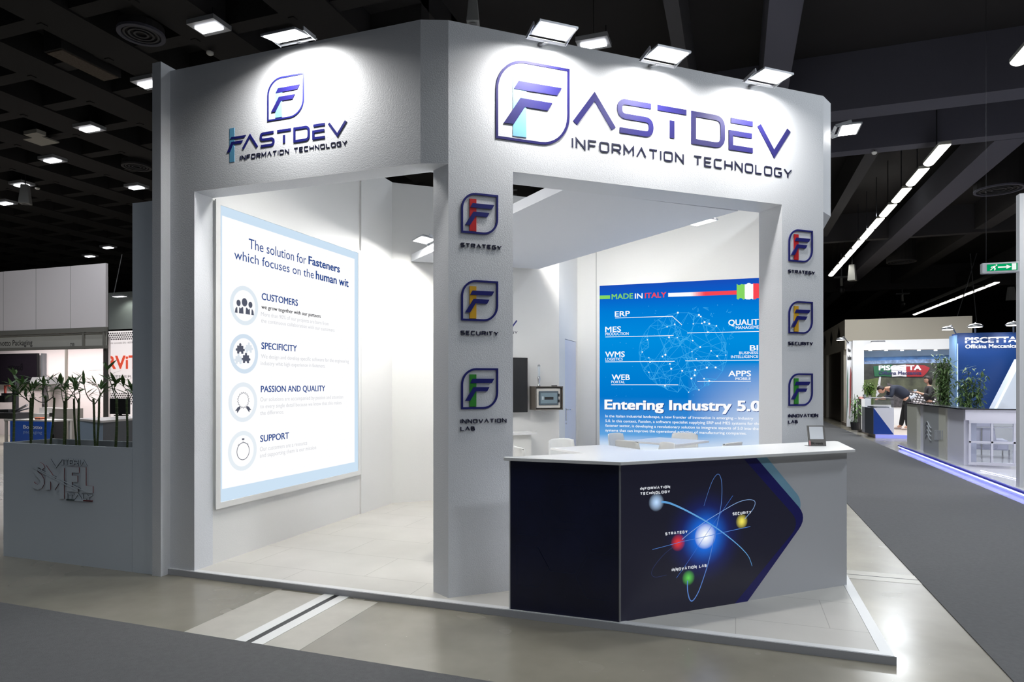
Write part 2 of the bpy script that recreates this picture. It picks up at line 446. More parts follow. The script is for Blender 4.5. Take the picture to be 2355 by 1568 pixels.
h = MB(); h.box(dx-.006, 9.07, 1.02, dx+.006, 9.10, 1.2)
h.tube([(dx, 9.085, 1.18), (dx+.05, 9.085, 1.18), (dx+.055, 9.11, 1.18), (dx+.055, 9.24, 1.178)], .009)
h.build('door_handle', chrome, d)
h = MB(); h.lathe([(.012, 0), (.012, .012)], (0, 0, 0)); k = h.build('lock_cylinder', chrome, d); k.rotation_euler = (0, pi/2, 0); k.location = (dx-.004, 9.085, .98)
# ceiling panel over the middle of the stand
c = MB()
c.prism([(-3.90, 7.35), (-1.305, 5.035), (0.02, 6.17), (-2.53, 8.40)], 3.11, 3.2)
tag(c.build('canopy_panel', M('white_canopy', (226, 228, 233), .6)), 'large white flat canopy panel slung under the top of the stand', 'ceiling panel')

# ------------------------------------------------------------------ floodlights (each carries its own lamp)
def flood(loc, rot, label, group, power, tilt, kind='', wd=.28, dp=.175):
    """wall side is local +y; the lens looks down"""
    t = thing('floodlight', label, 'floodlight', loc, rot, group)
    b = MB(); b.box(-wd/2+.01, -dp/2+.01, .012, wd/2-.01, dp/2-.01, .026); b.build('housing', alu_dark, t, bevel=.006)
    b = MB()
    for k in range(9): b.box(-wd/2+.03+k*(wd-.07)/8, -dp/2+.03, .026, -wd/2+.035+k*(wd-.07)/8, dp/2-.03, .034)
    b.build('cooling_fins', alu_dark, t)
    b = MB(); b.box(-wd/2-.006, -dp/2-.006, 0, wd/2+.006, dp/2+.006, .014); b.build('rim', alu, t)
    b = MB(); b.box(-wd/2+.008, -dp/2+.008, -.004, wd/2-.008, dp/2-.008, .004); b.build('lens', lens, t)
    b = MB()
    for s in (-1, 1): b.bar((s*(wd/2+.012), 0, .03), (s*(wd/2+.012), dp/2+.05, .0), .008, .03)
    b.bar((-wd/2-.016, dp/2+.05, 0), (wd/2+.016, dp/2+.05, 0), .03, .008)
    b.build('bracket', alu, t)
    b = MB(); b.bar((0, dp/2+.05, 0), (0, dp/2+.16, .03), .03, .02); b.build('arm', alu_dark, t)
    lamp('AREA', 'flood_lamp', (0, 0, -.012), power, (1, .987, .96), t, (radians(tilt), 0, 0), shape='RECTANGLE', size=wd, size_y=dp, spread=pi if kind else radians(152))
    return t
FP = 20; TI = 22
def on_facade(s, front, z): p = FA.pt(s, z, -front); return p
for s, lab in ((.70, 'floodlight on the diagonal front above the big emblem, nearest the corner'),
               (1.64, 'middle floodlight of the three along the top of the diagonal front'),
               (2.62, 'floodlight on the diagonal front above the last letters, nearest the aisle')):
    flood(on_facade(s, .25, 4.035), D, lab, 'floodlights along the top of the fronts', FP, TI)
flood((-3.05, 3.85, 4.045), (radians(12), 0, 0), 'floodlight alone above the small logo on the straight left front', 'floodlights along the top of the fronts', FP, TI-12)
flood((1.06, 7.12, 4.06), pi/2, 'floodlight sticking out past the right end of the diagonal front', 'floodlights along the top of the fronts', FP, TI)
flood((1.06, 9.3, 4.06), pi/2, 'added floodlight on the side of the stand hidden behind the right pillar', 'floodlights along the top of the fronts', 24, -20)  # unseen floodlight added to light the aisle and the counter opposite
INP = 34
flood((-3.44, 6.79, 3.23), (radians(-6), 0, radians(-41)), 'flat white lamp on the left edge of the canopy panel, beside the pillar', 'lamps along the edges of the canopy panel', INP, 0, 'area')
flood((-0.34, 6.97, 3.23), radians(139), 'flat white lamp on the right edge of the canopy panel, above the blue lightbox', 'lamps along the edges of the canopy panel', 52, -32, 'area')
fl_ = flood((-1.78, 7.6, 3.42), radians(139), 'flat lamp on top of the canopy panel, turned to the door and rear wall', 'lamps along the edges of the canopy panel', 62, -48, 'area')
b = MB(); b.box(-.02, .1, -.221, .02, .13, .02); b.build('stand_post', alu_dark, fl_)
flood((-2.62, 6.05, 3.23), (radians(-6), 0, radians(-41)), 'flat lamp on the left edge of the canopy panel, hidden behind the pillar', 'lamps along the edges of the canopy panel', INP, 0, 'area')
flood((-2.75, 4.54, 3.6), pi, 'flat lamp inside the straight front above its opening, behind the lintel', 'lamps along the edges of the canopy panel', INP*.8, 0, 'area')

# ------------------------------------------------------------------ logo signs
def emblem(t, off, x, z, sz, hz, m_out, m_f, m_bar, th=.012, lw=.055):
    """leaf shaped outline with the slanted letter and its upright bar; x,z lower left corner"""
    Rr = .4
    def pz(a, b): return (x+a*sz, z+b*hz)
    h = lw/2
    pts = [(h, h), (h, .6)]+[(h+(Rr-h)*(1-cos(radians(a))), .6+(.4-h)*sin(radians(a))) for a in range(10, 91, 10)]+[(1-h, 1-h), (1-h, .4)]+[(1-h-(Rr-h)*(1-cos(radians(a))), .4-(.4-h)*sin(radians(a))) for a in range(10, 91, 10)]
    b = MB(off); b.stroke([pz(*p) for p in pts], lw*sz, -th, 0, True); b.build('emblem_outline', m_out, t)
    b = MB(off); b.rect(*pz(.225, .06), *pz(.405, .845), -th*.8, 0); b.build('accent_bar', m_bar, t)
    b = MB(off)
    b.panel([pz(.30, .74), pz(.235, .632), pz(.825, .639), pz(.89, .742)], -th*1.25, 0)
    b.panel([pz(.325, .535), pz(.758, .535), pz(.694, .431), pz(.385, .431), pz(.235, .2), pz(.105, .2)], -th*1.25, 0)
    b.build('emblem_letter', m_f, t)
def word(t, off, spans, z0, h, st, mat, th=.012):
    for ch, x0, x1 in spans:
        b = MB(off); glyph(b, ch, x0, z0, x1-x0, h, st, -th, 0, SP); b.build('letter', mat, t)
def tagline(t, off, s, x0, x1, z0, h, st, mat, th=.01, name='tagline'):
    b = ML(off); strokes(b, s, x0, z0, x1-x0, h, st, -th, 0); b.build(name, mat, t)
# big sign on the diagonal front
o = (.351, 0, 3.325)
t = thing('logo_sign', 'large raised blue logo sign across the diagonal front, emblem with word and small line', 'sign', FA.pt(.351, 3.325), D)
emblem(t, o, .351, 3.325, .588, .598, blue_let, blue_let, sky_bar, .006, .032)
word(t, o, [('A', .964, 1.338), ('S', 1.349, 1.674), ('T', 1.69, 2.005), ('D', 2.032, 2.364), ('E', 2.403, 2.672), ('V', 2.695, 3.06)], 3.503, .268, .043, blue_let, .006)
tagline(t, o, 'INFORMATION TECHNOLOGY', .958, 3.072, 3.333, .08, .0115, ink, .005)
# sign on the straight front
def stacked_sign(fr, x0, z0, k, label):
    """emblem above the word; measured on the straight front (left end -3.787, foot 3.296), scaled by k"""
    t = thing('logo_sign', label, 'sign', fr.pt(x0, z0), fr.a)
    def X(v): return (v+3.787)*k
    def Z(v): return (v-3.293)*k
    o = (0, 0, 0)
    emblem(t, o, X(-3.4), Z(3.566), .336*k, .325*k, navy, blue_let, sky_bar, .005*k, .036)
    b = MB(); b.rect(X(-3.762), Z(3.294), X(-3.716), Z(3.56), -.003*k, 0); b.build('accent_bar', sky_bar2, t)
    b = MB(); th = .005*k
    b.panel([(X(-3.742), Z(3.489)), (X(-3.758), Z(3.472)), (X(-3.616), Z(3.472)), (X(-3.602), Z(3.489))], -th, 0)
    b.panel([(X(-3.742), Z(3.452)), (X(-3.787), Z(3.373)), (X(-3.757), Z(3.373)), (X(-3.725), Z(3.431)), (X(-3.645), Z(3.431)), (X(-3.632), Z(3.452))], -th, 0)
    b.build('letter', navy, t)
    word(t, o, [(c, X(a), X(b_)) for c, a, b_ in (('A', -3.641, -3.486), ('S', -3.47, -3.333), ('T', -3.317, -3.173), ('D', -3.16, -3.013), ('E', -2.99, -2.872), ('V', -2.855, -2.69))], Z(3.374), .114*k, .0185*k, navy, th)
    tagline(t, o, 'INFORMATION TECHNOLOGY', X(-3.659), X(-2.69), Z(3.299), .036*k, .0055*k, ink, .004*k)
    return t
stacked_sign(LF, -3.787, 3.293, 1, 'smaller blue logo sign on the straight left front, emblem above the word')
stacked_sign(TW, .618, 2.225, 1.0, 'blue logo sign on the rear wall above the television, mostly hidden by the pillar')
# pillar signs
def pillar_sign(s0, z0, sz, hz, words, bar, label, right=False):
    t = thing('logo_sign', label, 'sign', FA.pt(s0, z0), D, 'emblem signs on the pillars')
    emblem(t, (0, 0, 0), 0, 0, sz, hz, navy, navy, bar, .009, .05)
    k = sz/.277
    for i, (wd, ww) in enumerate(words):
        tagline(t, (0, 0, 0), wd, -.004, ww*k, -.101-.052*i, .03*k, .0048, ink, .008, 'caption')
for (s0, sz, hz, where) in ((.092, .277, .292, 'left pillar'), (3.035, .268, .284, 'right pillar')):
    zs = (2.622, 2.0, 1.372) if where == 'left pillar' else (2.615, 1.99, 1.36)
    pillar_sign(s0, zs[0], sz, hz, [('STRATEGY', .304)], red_bar, f'emblem with red bar, topmost of the three on the {where}')
    pillar_sign(s0, zs[1], sz, hz, [('SECURITY', .28)], yel_bar, f'emblem with amber bar, middle of the three on the {where}')
    pillar_sign(s0, zs[2], sz, hz, [('INNOVATION', .341), ('LAB', .102)], grn_bar, f'emblem with green bar, lowest of the three on the {where}')

# ------------------------------------------------------------------ white lightbox on the left wall
def box_frame(t, off, fr, u0, u1, z0, z1, fw, proud, mat):
    b = MB(off)
    b.rect(u0, z0, u1, z0+fw, -proud, 0); b.rect(u0, z1-fw*.7, u1, z1, -proud, 0)
    b.rect(u0, z0+fw, u0+fw, z1-fw*.7, -proud, 0); b.rect(u1-fw, z0+fw, u1, z1-fw*.7, -proud, 0)
    return b.build('frame', mat, t)
t = thing('lightbox', 'tall backlit white display on the left wall with four round icons and blue headings', 'lightbox', LB.pt(4.275, .505), LB.a)
o = (4.275, 0, .505)
box_frame(t, o, LB, 4.275, 6.475, .505, 3.09, .05, .012, white)
pm = bpy.data.materials.new('backlit_white_print'); pm.use_nodes = True; nt = pm.node_tree
em = nt.nodes.new('ShaderNodeEmission'); nt.nodes.remove(nt.nodes['Principled BSDF']); nt.links.new(em.outputs[0], nt.nodes['Material Output'].inputs[0])
em.inputs[0].default_value = rgb(253, 253, 254); em.inputs[1].default_value = 1.02
s5 = lambda x, y: (480+x/2.0905, 450+y/2.0905)
wu0, wz1 = LB.uv(*s5(62, 95)); wu1, wz0 = LB.uv(*s5(700, 1280))
b = MB(o); b.rect(wu0, wz0, wu1, wz1, -.004, -.001); b.build('display_panel', pm, t)
b = MB(o)   # the blue border printed round the white field
b.rect(4.325, .555, 6.425, wz0, -.004, -.001); b.rect(4.325, wz1, 6.425, 3.055, -.004, -.001)
b.rect(4.325, wz0, wu0, wz1, -.004, -.001); b.rect(wu1, wz0, 6.425, wz1, -.004, -.001)
b.build('border_print', E('backlit_pale_blue', (206, 227, 245), 1), t)
s5 = lambda x, y: (480+x/2.0905, 450+y/2.0905)
s7 = lambda x, y: (520+x/6.816, 640+y/6.816)
s8 = lambda x, y: (520+x/6.532, 860+y/6.532)
pb = E('print_blue', (38, 70, 140)); pk = E('print_dark', (38, 38, 44)); pg = E('print_grey', (205, 207, 212)); pslate = E('print_slate', (88, 92, 108))
def ft(mb, tr, s, l, r, top, bold=0): fit(mb, LB, s, tr(*l), tr(*r), tr(l[0], top)[1], bold, -.006)
b = ML(o)
ft(b, s5, 'The solution for', (190, 253), (466, 318), 205)
ft(b, s5, 'Fasteners', (478, 328), (627, 366), 290, .022)
ft(b, s5, 'which focuses on the', (120, 303), (503, 392), 258)
ft(b, s5, 'human wit', (513, 400), (669, 436), 361, .022)
b.build('title_lettering', pb, t)
b = ML(o)
ft(b, s7, 'CUSTOMERS', (550, 333), (1115, 424), 228, .012); ft(b, s7, 'SPECIFICITY', (545, 1105), (1100, 1140), 1003, .012)
ft(b, s8, 'PASSION AND QUALITY', (515, 272), (1478, 255), 178, .012); ft(b, s8, 'SUPPORT', (505, 1020), (935, 968), 922, .012)
b.build('heading_lettering', pb, t)
b = ML(o); ft(b, s7, 'we grow together with our partners', (545, 472), (1472, 608), 412, .002); b.build('subheading_lettering', pk, t)
b = ML(o)
ft(b, s7, 'More than 90% of our projects are born from', (540, 588), (1600, 712), 526, -.006)
ft(b, s7, 'the continuous collaboration with our customers', (540, 690), (1690, 830), 628, -.006)
ft(b, s7, 'We design and develop specific software for the engineering', (540, 1250), (1915, 1322), 1188, -.004)
ft(b, s7, 'industry whit high experience in fasteners.', (535, 1358), (1545, 1393), 1296, -.004)
ft(b, s8, 'Our solutions are accompanied by passion and attention', (505, 412), (1750, 365), 350, -.006)
ft(b, s8, 'to every single detail because we know that this makes', (505, 515), (1725, 462), 455, -.006)
ft(b, s8, 'the difference.', (505, 615), (860, 605), 556, -.006)
ft(b, s8, 'Our customers are a resource', (500, 1160), (1210, 1058), 1095, -.006)
ft(b, s8, 'and supporting them is our mission', (500, 1256), (1345, 1150), 1192, -.006)
b.build('body_lettering', pg, t)
rings = []
for tr, cxy, top, bot, c in ((s7, (280, 428), 122, 738, (226, 236, 244)), (s7, (276, 1182), 868, 1490, (212, 227, 241)), (s8, (250, 422), 122, 720, (230, 238, 245)), (s8, (243, 1152), 852, 1450, (232, 240, 246))):
    u, z = LB.uv(*tr(*cxy)); r = (LB.uv(*tr(cxy[0], top))[1]-LB.uv(*tr(cxy[0], bot))[1])/2
    b = MB(o); b.ring(u, z, r*.89, r*.21, -.006, -.0045); b.build('icon_ring', E('print_ring_%d' % len(rings), c), t); rings.append((u, z, r))
# icon: three people
u, z, r = rings[0]; b = MB(o)
b.disc(u, z+.17*r, .19*r, -.007, -.006, rz=.21*r); b.disc(u-.42*r, z+.09*r, .14*r, -.007, -.006, rz=.16*r); b.disc(u+.42*r, z+.09*r, .14*r, -.007, -.006, rz=.16*r)
for dx_, s_, top in ((0, 1, -.08), (-.44, .68, -.12), (.44, .68, -.12)):
    wd = .34*r*s_; zb = z-.42*r; zt = z+top*r; cx = u+dx_*r
    for sg in (-1, 1):
        b.panel([(cx+sg*wd, zb), (cx+sg*wd*.85, zt-.1*r), (cx+sg*wd*.45, zt), (cx+sg*wd*.3, zt-.02*r), (cx+sg*wd*.22, zb)], -.007, -.006)
b.build('people_icon', pslate, t)
# icon: puzzle pieces
u, z, r = rings[1]
def piece(cx, cz, s):
    p = [(-1, -1), (-.35, -1), (-.35, -.7), (-.15, -.5), (.15, -.5), (.35, -.7), (.35, -1), (1, -1), (1, -.3), (1.35, -.35), (1.5, -.05), (1.35, .25), (1, .2), (1, .9), (.3, .9), (.35, 1.3), (.1, 1.55), (-.1, 1.55), (-.35, 1.3), (-.3, .9), (-1, .9), (-1, .2), (-1.35, .25), (-1.5, -.05), (-1.35, -.35), (-1, -.3)]
    return [(cx+a*s, cz+c_*s) for a, c_ in p]
b = MB(o); b.panel(piece(u-.28*r, z+.2*r, .21*r), -.007, -.006); b.panel(piece(u+.12*r, z-.26*r, .21*r), -.007, -.006); b.build('puzzle_icon', pslate, t)
b = MB(o); b.panel(piece(u+.32*r, z+.28*r, .2*r), -.007, -.006); b.panel(piece(u-.4*r, z-.32*r, .2*r), -.007, -.006); b.build('puzzle_icon', E('print_pale', (222, 230, 238)), t)
# icon: rosette
u, z, r = rings[2]; b = MB(o)
pts = [(u+(.41 if k % 2 else .34)*r*cos(2*pi*k/36), z+.1*r+(.41 if k % 2 else .34)*r*sin(2*pi*k/36)) for k in range(36)]
b.stroke(pts, .018*r, -.007, -.006, True)
for sg in (-1, 1): b.panel([(u+sg*.22*r, z-.2*r), (u+sg*.38*r, z-.24*r), (u+sg*.56*r, z-.42*r), (u+sg*.44*r, z-.41*r), (u+sg*.42*r, z-.53*r), (u+sg*.2*r, z-.3*r)], -.007, -.006)
b.build('rosette_icon', pslate, t)
u, z, r = rings[3]; b = MB(o)
b.ring(u+.02*r, z-.02*r, .43*r, .03*r, -.007, -.006); b.rect(u-.06*r, z+.54*r, u+.1*r, z+.62*r, -.007, -.006); b.rect(u-.01*r, z+.47*r, u+.05*r, z+.49*r, -.007, -.006)
b.stroke([(u-.34*r, z+.28*r), (u-.28*r, z+.36*r)], .02*r, -.007, -.006); b.stroke([(u+.38*r, z+.28*r), (u+.32*r, z+.36*r)], .02*r, -.007, -.006)
b.build('stopwatch_icon', pslate, t)

# ------------------------------------------------------------------ blue lightbox on the rear wall
s9 = lambda x, y: (1370+x/3.825, 630+y/3.825)
bu0, bu1, bz0, bz1 = -1.97, .53, .56, 3.055
t = thing('lightbox', 'backlit blue poster on the rear wall headed by a green, white and red stripe', 'lightbox', BW.pt(bu0, bz0), 0)
o = (bu0, 0, bz0)
b = MB(o); b.rect(bu0-.045, bz0-.05, bu1+.03, bz0, -.012, 0); b.rect(bu0-.045, bz1, bu1+.03, bz1+.04, -.012, 0); b.rect(bu0-.045, bz0, bu0, bz1, -.012, 0); b.rect(bu1, bz0, bu1+.03, bz1, -.012, 0)
b.build('frame', white, t)
pm = bpy.data.materials.new('backlit_blue_print'); pm.use_nodes = True; nt = pm.node_tree; nt.nodes.remove(nt.nodes['Principled BSDF'])
em = nt.nodes.new('ShaderNodeEmission'); nt.links.new(em.outputs[0], nt.nodes['Material Output'].inputs[0]); em.inputs[1].default_value = 1
tc = nt.nodes.new('ShaderNodeTexCoord'); sx = nt.nodes.new('ShaderNodeSeparateXYZ'); nt.links.new(tc.outputs['Object'], sx.inputs[0])
mr = nt.nodes.new('ShaderNodeMapRange'); mr.inputs['From Min'].default_value = 0; mr.inputs['From Max'].default_value = bz1-bz0; nt.links.new(sx.outputs['Z'], mr.inputs['Value'])
cr = nt.nodes.new('ShaderNodeValToRGB'); nt.links.new(mr.outputs[0], cr.inputs['Fac']); el = cr.color_ramp.elements
el[0].position = 0; el[0].color = rgb(232, 240, 248); el[1].position = 1; el[1].color = rgb(24, 78, 186)
for pos, c_ in ((.09, (96, 162, 222)), (.2, (56, 136, 212)), (.32, (0, 118, 203)), (.66, (0, 140, 222)), (.84, (0, 124, 214)), (.94, (10, 92, 200))):
    e_ = el.new(pos); e_.color = rgb(*c_)
wv = nt.nodes.new('ShaderNodeMapRange'); wv.inputs['From Min'].default_value = 1.3; wv.inputs['From Max'].default_value = 2.5; nt.links.new(sx.outputs['X'], wv.inputs['Value'])
wz = nt.nodes.new('ShaderNodeMapRange'); wz.inputs['From Min'].default_value = 1.3; wz.inputs['From Max'].default_value = .5; nt.links.new(sx.outputs['Z'], wz.inputs['Value'])
mu = nt.nodes.new('ShaderNodeMath'); mu.operation = 'MULTIPLY'; nt.links.new(wv.outputs[0], mu.inputs[0]); nt.links.new(wz.outputs[0], mu.inputs[1])
mx = nt.nodes.new('ShaderNodeMixRGB'); mx.inputs[2].default_value = rgb(214, 226, 242); nt.links.new(mu.outputs[0], mx.inputs[0]); nt.links.new(cr.outputs[0], mx.inputs[1])
nt.links.new(mx.outputs[0], em.inputs[0])
b = MB(o); b.rect(bu0, bz0, bu1, bz1, -.004, -.001); b.build('display_panel', pm, t)
bw_ = E('poster_white', (252, 253, 255)); bg_ = E('poster_green', (134, 214, 100)); br_ = E('poster_red', (250, 72, 84)); bcy = E('poster_cyan', (70, 178, 240)); bsh = E('poster_shadow', (20, 60, 130))
UV = lambda x, y: BW.uv(*s9(x, y))
def fb(mb, s, l, r, top, bold=0, y=-.006): fit(mb, BW, s, s9(*l), s9(*r), s9(l[0], top)[1], bold, y)
b = ML(o); fb(b, 'MADE', (142, 223), (328, 219), 178, .022); b.cut(); b.panel([UV(36, 190), UV(36, 222), UV(127, 219), UV(127, 188)], -.006, -.0045); b.build('green_lettering', bg_, t)
b = ML(o); fb(b, 'IN', (346, 217), (412, 214), 173, .022)
b.cut()
b.panel([UV(638, 167), UV(638, 201), UV(840, 195), UV(840, 160)], -.006, -.0045); b.build('white_lettering', bw_, t)
b = ML(o); fb(b, 'ITALY', (434, 212), (620, 205), 168, .022); b.cut(); b.panel([UV(960, 156), UV(960, 191), UV(1260, 180), UV(1260, 144)], -.006, -.0045); b.build('red_lettering', br_, t)
for k in range(8):
    a = 840+15*k; f_ = (k+.5)/8
    b = MB(o); b.panel([UV(a, 160-4*k/8), UV(a, 195-4*k/8), UV(a+15, 195-4*(k+1)/8), UV(a+15, 160-4*(k+1)/8)], -.006, -.0045)
    b.build('stripe_section', E('poster_blend_%d' % k, (252, int(253-181*f_), int(255-171*f_))), t)
def brush(x0, x1, y0, y1, mat, seed):
    rn = random.Random(seed); n = 6; pts = []
    for k in range(n): pts.append((x0+(x1-x0)*k/(n-1), y0+rn.uniform(-7, 7)))
    for k in range(n): pts.append((x1-(x1-x0)*k/(n-1), y1+rn.uniform(-9, 9)))
    b = MB(o); b.panel([UV(*p) for p in pts], -.0068, -.005); b.build('flag_brush_stroke', mat, t)
brush(1240, 1312, 92, 220, bg_, 1); brush(1308, 1386, 85, 222, bw_, 2); brush(1384, 1470, 84, 216, br_, 3)
b = ML(o)
for s_, l, r, tp in (('ERP', (170, 375), (300, 372), 330), ('MES', (85, 511), (222, 505), 465), ('WMS', (85, 730), (255, 727), 684), ('WEB', (143, 931), (300, 931), 885),
                    ('QUALITY', (1168, 452), (1478, 442), 404), ('BI', (1357, 673), (1427, 671), 627), ('APPS', (1168, 900), (1365, 899), 852)):
    fb(b, s_, l, r, tp, .02)
for s_, l, r, tp in (('PRODUCTION', (85, 541), (290, 535), 517), ('LOGISTICS', (85, 762), (238, 760), 738), ('PORTAL', (138, 960), (257, 960), 938), ('MANAGEMENT', (1233, 486), (1488, 479), 459),
                    ('BUSINESS', (1262, 706), (1429, 704), 683), ('INTELLIGENCE', (1190, 740), (1429, 738), 717), ('MOBILE', (1230, 933), (1363, 932), 909)):
    fb(b, s_, l, r, tp, .01)
for ln in ([(172, 387), (675, 372), (758, 447)], [(85, 554), (685, 541)], [(85, 773), (694, 768)], [(137, 974), (727, 974)], [(805, 519), (1490, 504)], [(788, 763), (1470, 757)], [(895, 944), (1365, 944)]):
    b.stroke([UV(*p) for p in ln], .009, -.0075, -.006); b.cut()
b.build('label_lettering', bw_, t)
b = ML(o); fb(b, 'Entering Industry 5.0', (89, 1192), (1452, 1205), 1112, .045, -.0055); b.build('headline_shadow', bsh, t)
b = ML(o); fb(b, 'Entering Industry 5.0', (83, 1187), (1446, 1200), 1107, .045, -.007); b.build('headline_lettering', bw_, t)
b = ML(o)
fb(b, 'In the Italian industrial landscape, a new frontier of innovation is emerging \u2013 Industry', (86, 1259), (1386, 1282), 1237, .012)
fb(b, '5.0. In this context, Fastdev, a software specialist supplying ERP and MES systems for the', (86, 1301), (1447, 1326), 1279, .012)
fb(b, 'fastener sector, is developing a revolutionary solution to integrate aspects of 5.0 into their', (86, 1342), (1458, 1370), 1320, .012)
fb(b, 'systems that can improve the operational activities of manufacturing companies.', (86, 1383), (1327, 1411), 1361, .012)
b.build('body_lettering', bw_, t)
# plain network drawing: points joined by fine lines, breaking up into fragments at the upper right
rn = random.Random(5); pts = []
while len(pts) < 150:
    a, c_ = rn.uniform(-1, 1), rn.uniform(-1, 1)
    if a*a+c_*c_ < 1: pts.append((770+385*a, 690+350*c_))
for k in range(26): pts.append((770+390*cos(2*pi*k/26), 690+352*sin(2*pi*k/26)))
b = MB(o); d2 = MB(o)
for i, p in enumerate(pts):
    near = sorted(pts, key=lambda q_: (q_[0]-p[0])**2+(q_[1]-p[1])**2)[1:6]
    for q_ in near:
        b.stroke([UV(*p), UV(*q_)], .0035, -.0055, -.0045)
for k in range(22):
    i = rn.randrange(len(pts)); j = rn.randrange(len(pts)); b.stroke([UV(*pts[i]), UV(*pts[j])], .003, -.0055, -.0045)
for k in range(30):
    cx, cy = rn.uniform(820, 1230), rn.uniform(300, 620)
    if cy > 300+(cx-820)*.9: continue
    tri = [(cx+rn.uniform(-26, 26), cy+rn.uniform(-22, 22)) for _ in range(3)]
    b.stroke([UV(*p) for p in tri+tri[:1]], .0035, -.0055, -.0045)
b.build('network_lines', bcy, t)
for k in range(46):
    p = pts[rn.randrange(len(pts))]; u, z = UV(*p); d2.disc(u, z, rn.uniform(.008, .015), -.0085, -.006, 12)
d2.build('network_dots', bw_, t)
b = MB(o)
for k in range(70):
    u, z = UV(rn.uniform(60, 1480), rn.uniform(260, 1100)); b.disc(u, z, rn.uniform(.003, .008), -.005, -.0042, 8)
b.build('background_specks', E('poster_speck', (60, 160, 232)), t)

# ------------------------------------------------------------------ reception counter
CZ = P0
c0 = Vector((-.691, 4.085)); c1 = Vector((.795, 5.395)); ca = atan2(c1.y-c0.y, c1.x-c0.x)
CF = Frame(c0.x, c0.y, ca); CL = (c1-c0).length
zt0 = 1.041; zt1 = 1.063
t = thing('reception_counter', 'white reception counter with dark printed front, standing at the corner of the platform', 'counter', (c0.x, c0.y, CZ), 0)
o = (c0.x, c0.y, CZ)
e1 = c1+CF.n*.62
b = MB(o); b.prism([(-1.42, 4.095), (c0.x+.004, c0.y+.012), (c1.x-.01*CF.d.x, c1.y), (.76, 6.0), (-1.36, 4.13)], CZ, zt0); b.build('body', M('counter_white', (206, 207, 212), .4), t)
def cp(u, b_): p = CF.pt(u, 0, b_); return (p.x, p.y)
b = MB(o); b.prism([(-1.462, 4.05), (-1.45, 4.035), (c0.x+.012, 4.035), cp(CL+.03, -.04), (.825, 6.1), (.8, 6.13), (.7, 6.06), (-1.43, 4.09), (-1.462, 4.085)], zt0, zt1); b.build('countertop', gloss_white, t, bevel=.003)
b = MB(o); b.box(-1.424, 4.072, CZ+.0, c0.x, 4.098, zt0); b.build('side_panel', M('dark_blue_print', (16, 21, 54), .3, vary=.3, vscale=3), t)
b = MB(o); b.prism([(c0.x-.004, 4.068), (c0.x+.004, 4.068), (c0.x+.006, 4.09), (c0.x-.004, 4.09)], CZ, zt0); b.build('corner_profile', alu, t)
b = MB(o); b.box(-1.43, 4.07, CZ, -1.422, 4.1, zt0); b.build('edge_strip', gloss_white, t)
# faint hexagon drawing on the dark side
hx = MB(o)
for (hxx, hzz, rr) in ((.12, .62, .13), (.42, .73, .14), (.36, .42, .16), (.62, .55, .14), (.6, .26, .15), (.12, .3, .15)):
    pt_ = [(-1.424+hxx+rr*cos(radians(60*k)), CZ+hzz+rr*sin(radians(60*k))) for k in range(7)]
    pt_ = [p for p in pt_ if -1.42 < p[0] < -.7]
    if len(pt_) > 1: hx.stroke(pt_, .003, 4.0705, 4.072)
hx.build('hexagon_print', M('faint_blue_ink', (20, 30, 66), .35), t)
# printed front, in its own plane
fr_ = thing('front_print', None, None); fr_.parent = t; fr_.location = Vector((c0.x, c0.y, CZ))-Vector(o); fr_.rotation_euler = (0, 0, ca)
s6 = lambda x, y: (1440+x/4.3545, 1060+y/4.3545)
CU = lambda x, y: (CF.uv(*s6(x, y))[0], CF.uv(*s6(x, y))[1]-CZ)
H_ = zt0-CZ
# outline of the dark field: its edge runs out to a rounded nose and back
def nose(pA, pN, pB, r): return rpath([pA, (pN[0], pN[1], r), pB])
A0 = CU(1195, 0); N0 = CU(1790, 575); B0 = CU(1090, 1420)
def line_z(p, q_, z): k = (z-p[1])/(q_[1]-p[1]); return (p[0]+(q_[0]-p[0])*k, z)
i0 = CU(1640, 440); inner = nose(line_z(CU(1195, 0), CU(1655, 520), H_), CU(1745, 622), line_z(CU(1680, 700), CU(1085, 1425), 0), .12)
outer = nose(line_z(CU(1330, 0), CU(1735, 470), H_), CU(1815, 560), line_z(CU(1755, 660), CU(1208, 1412), 0), .12)
cyan = nose(line_z(CU(1440, 0), CU(1700, 310), H_), CU(1752, 380), CU(1735, 540), .09)
def field(outline, y0, y1, name, mat):
    b = MB(); b.panel([(0.002, 0.002)]+outline[::-1]+[(0.002, H_)], y0, y1) if False else b.panel([(.003, H_)]+[(p[0], max(0, min(H_, p[1]))) for p in outline]+[(.003, 0)], y0, y1)
    return b.build(name, mat, fr_)
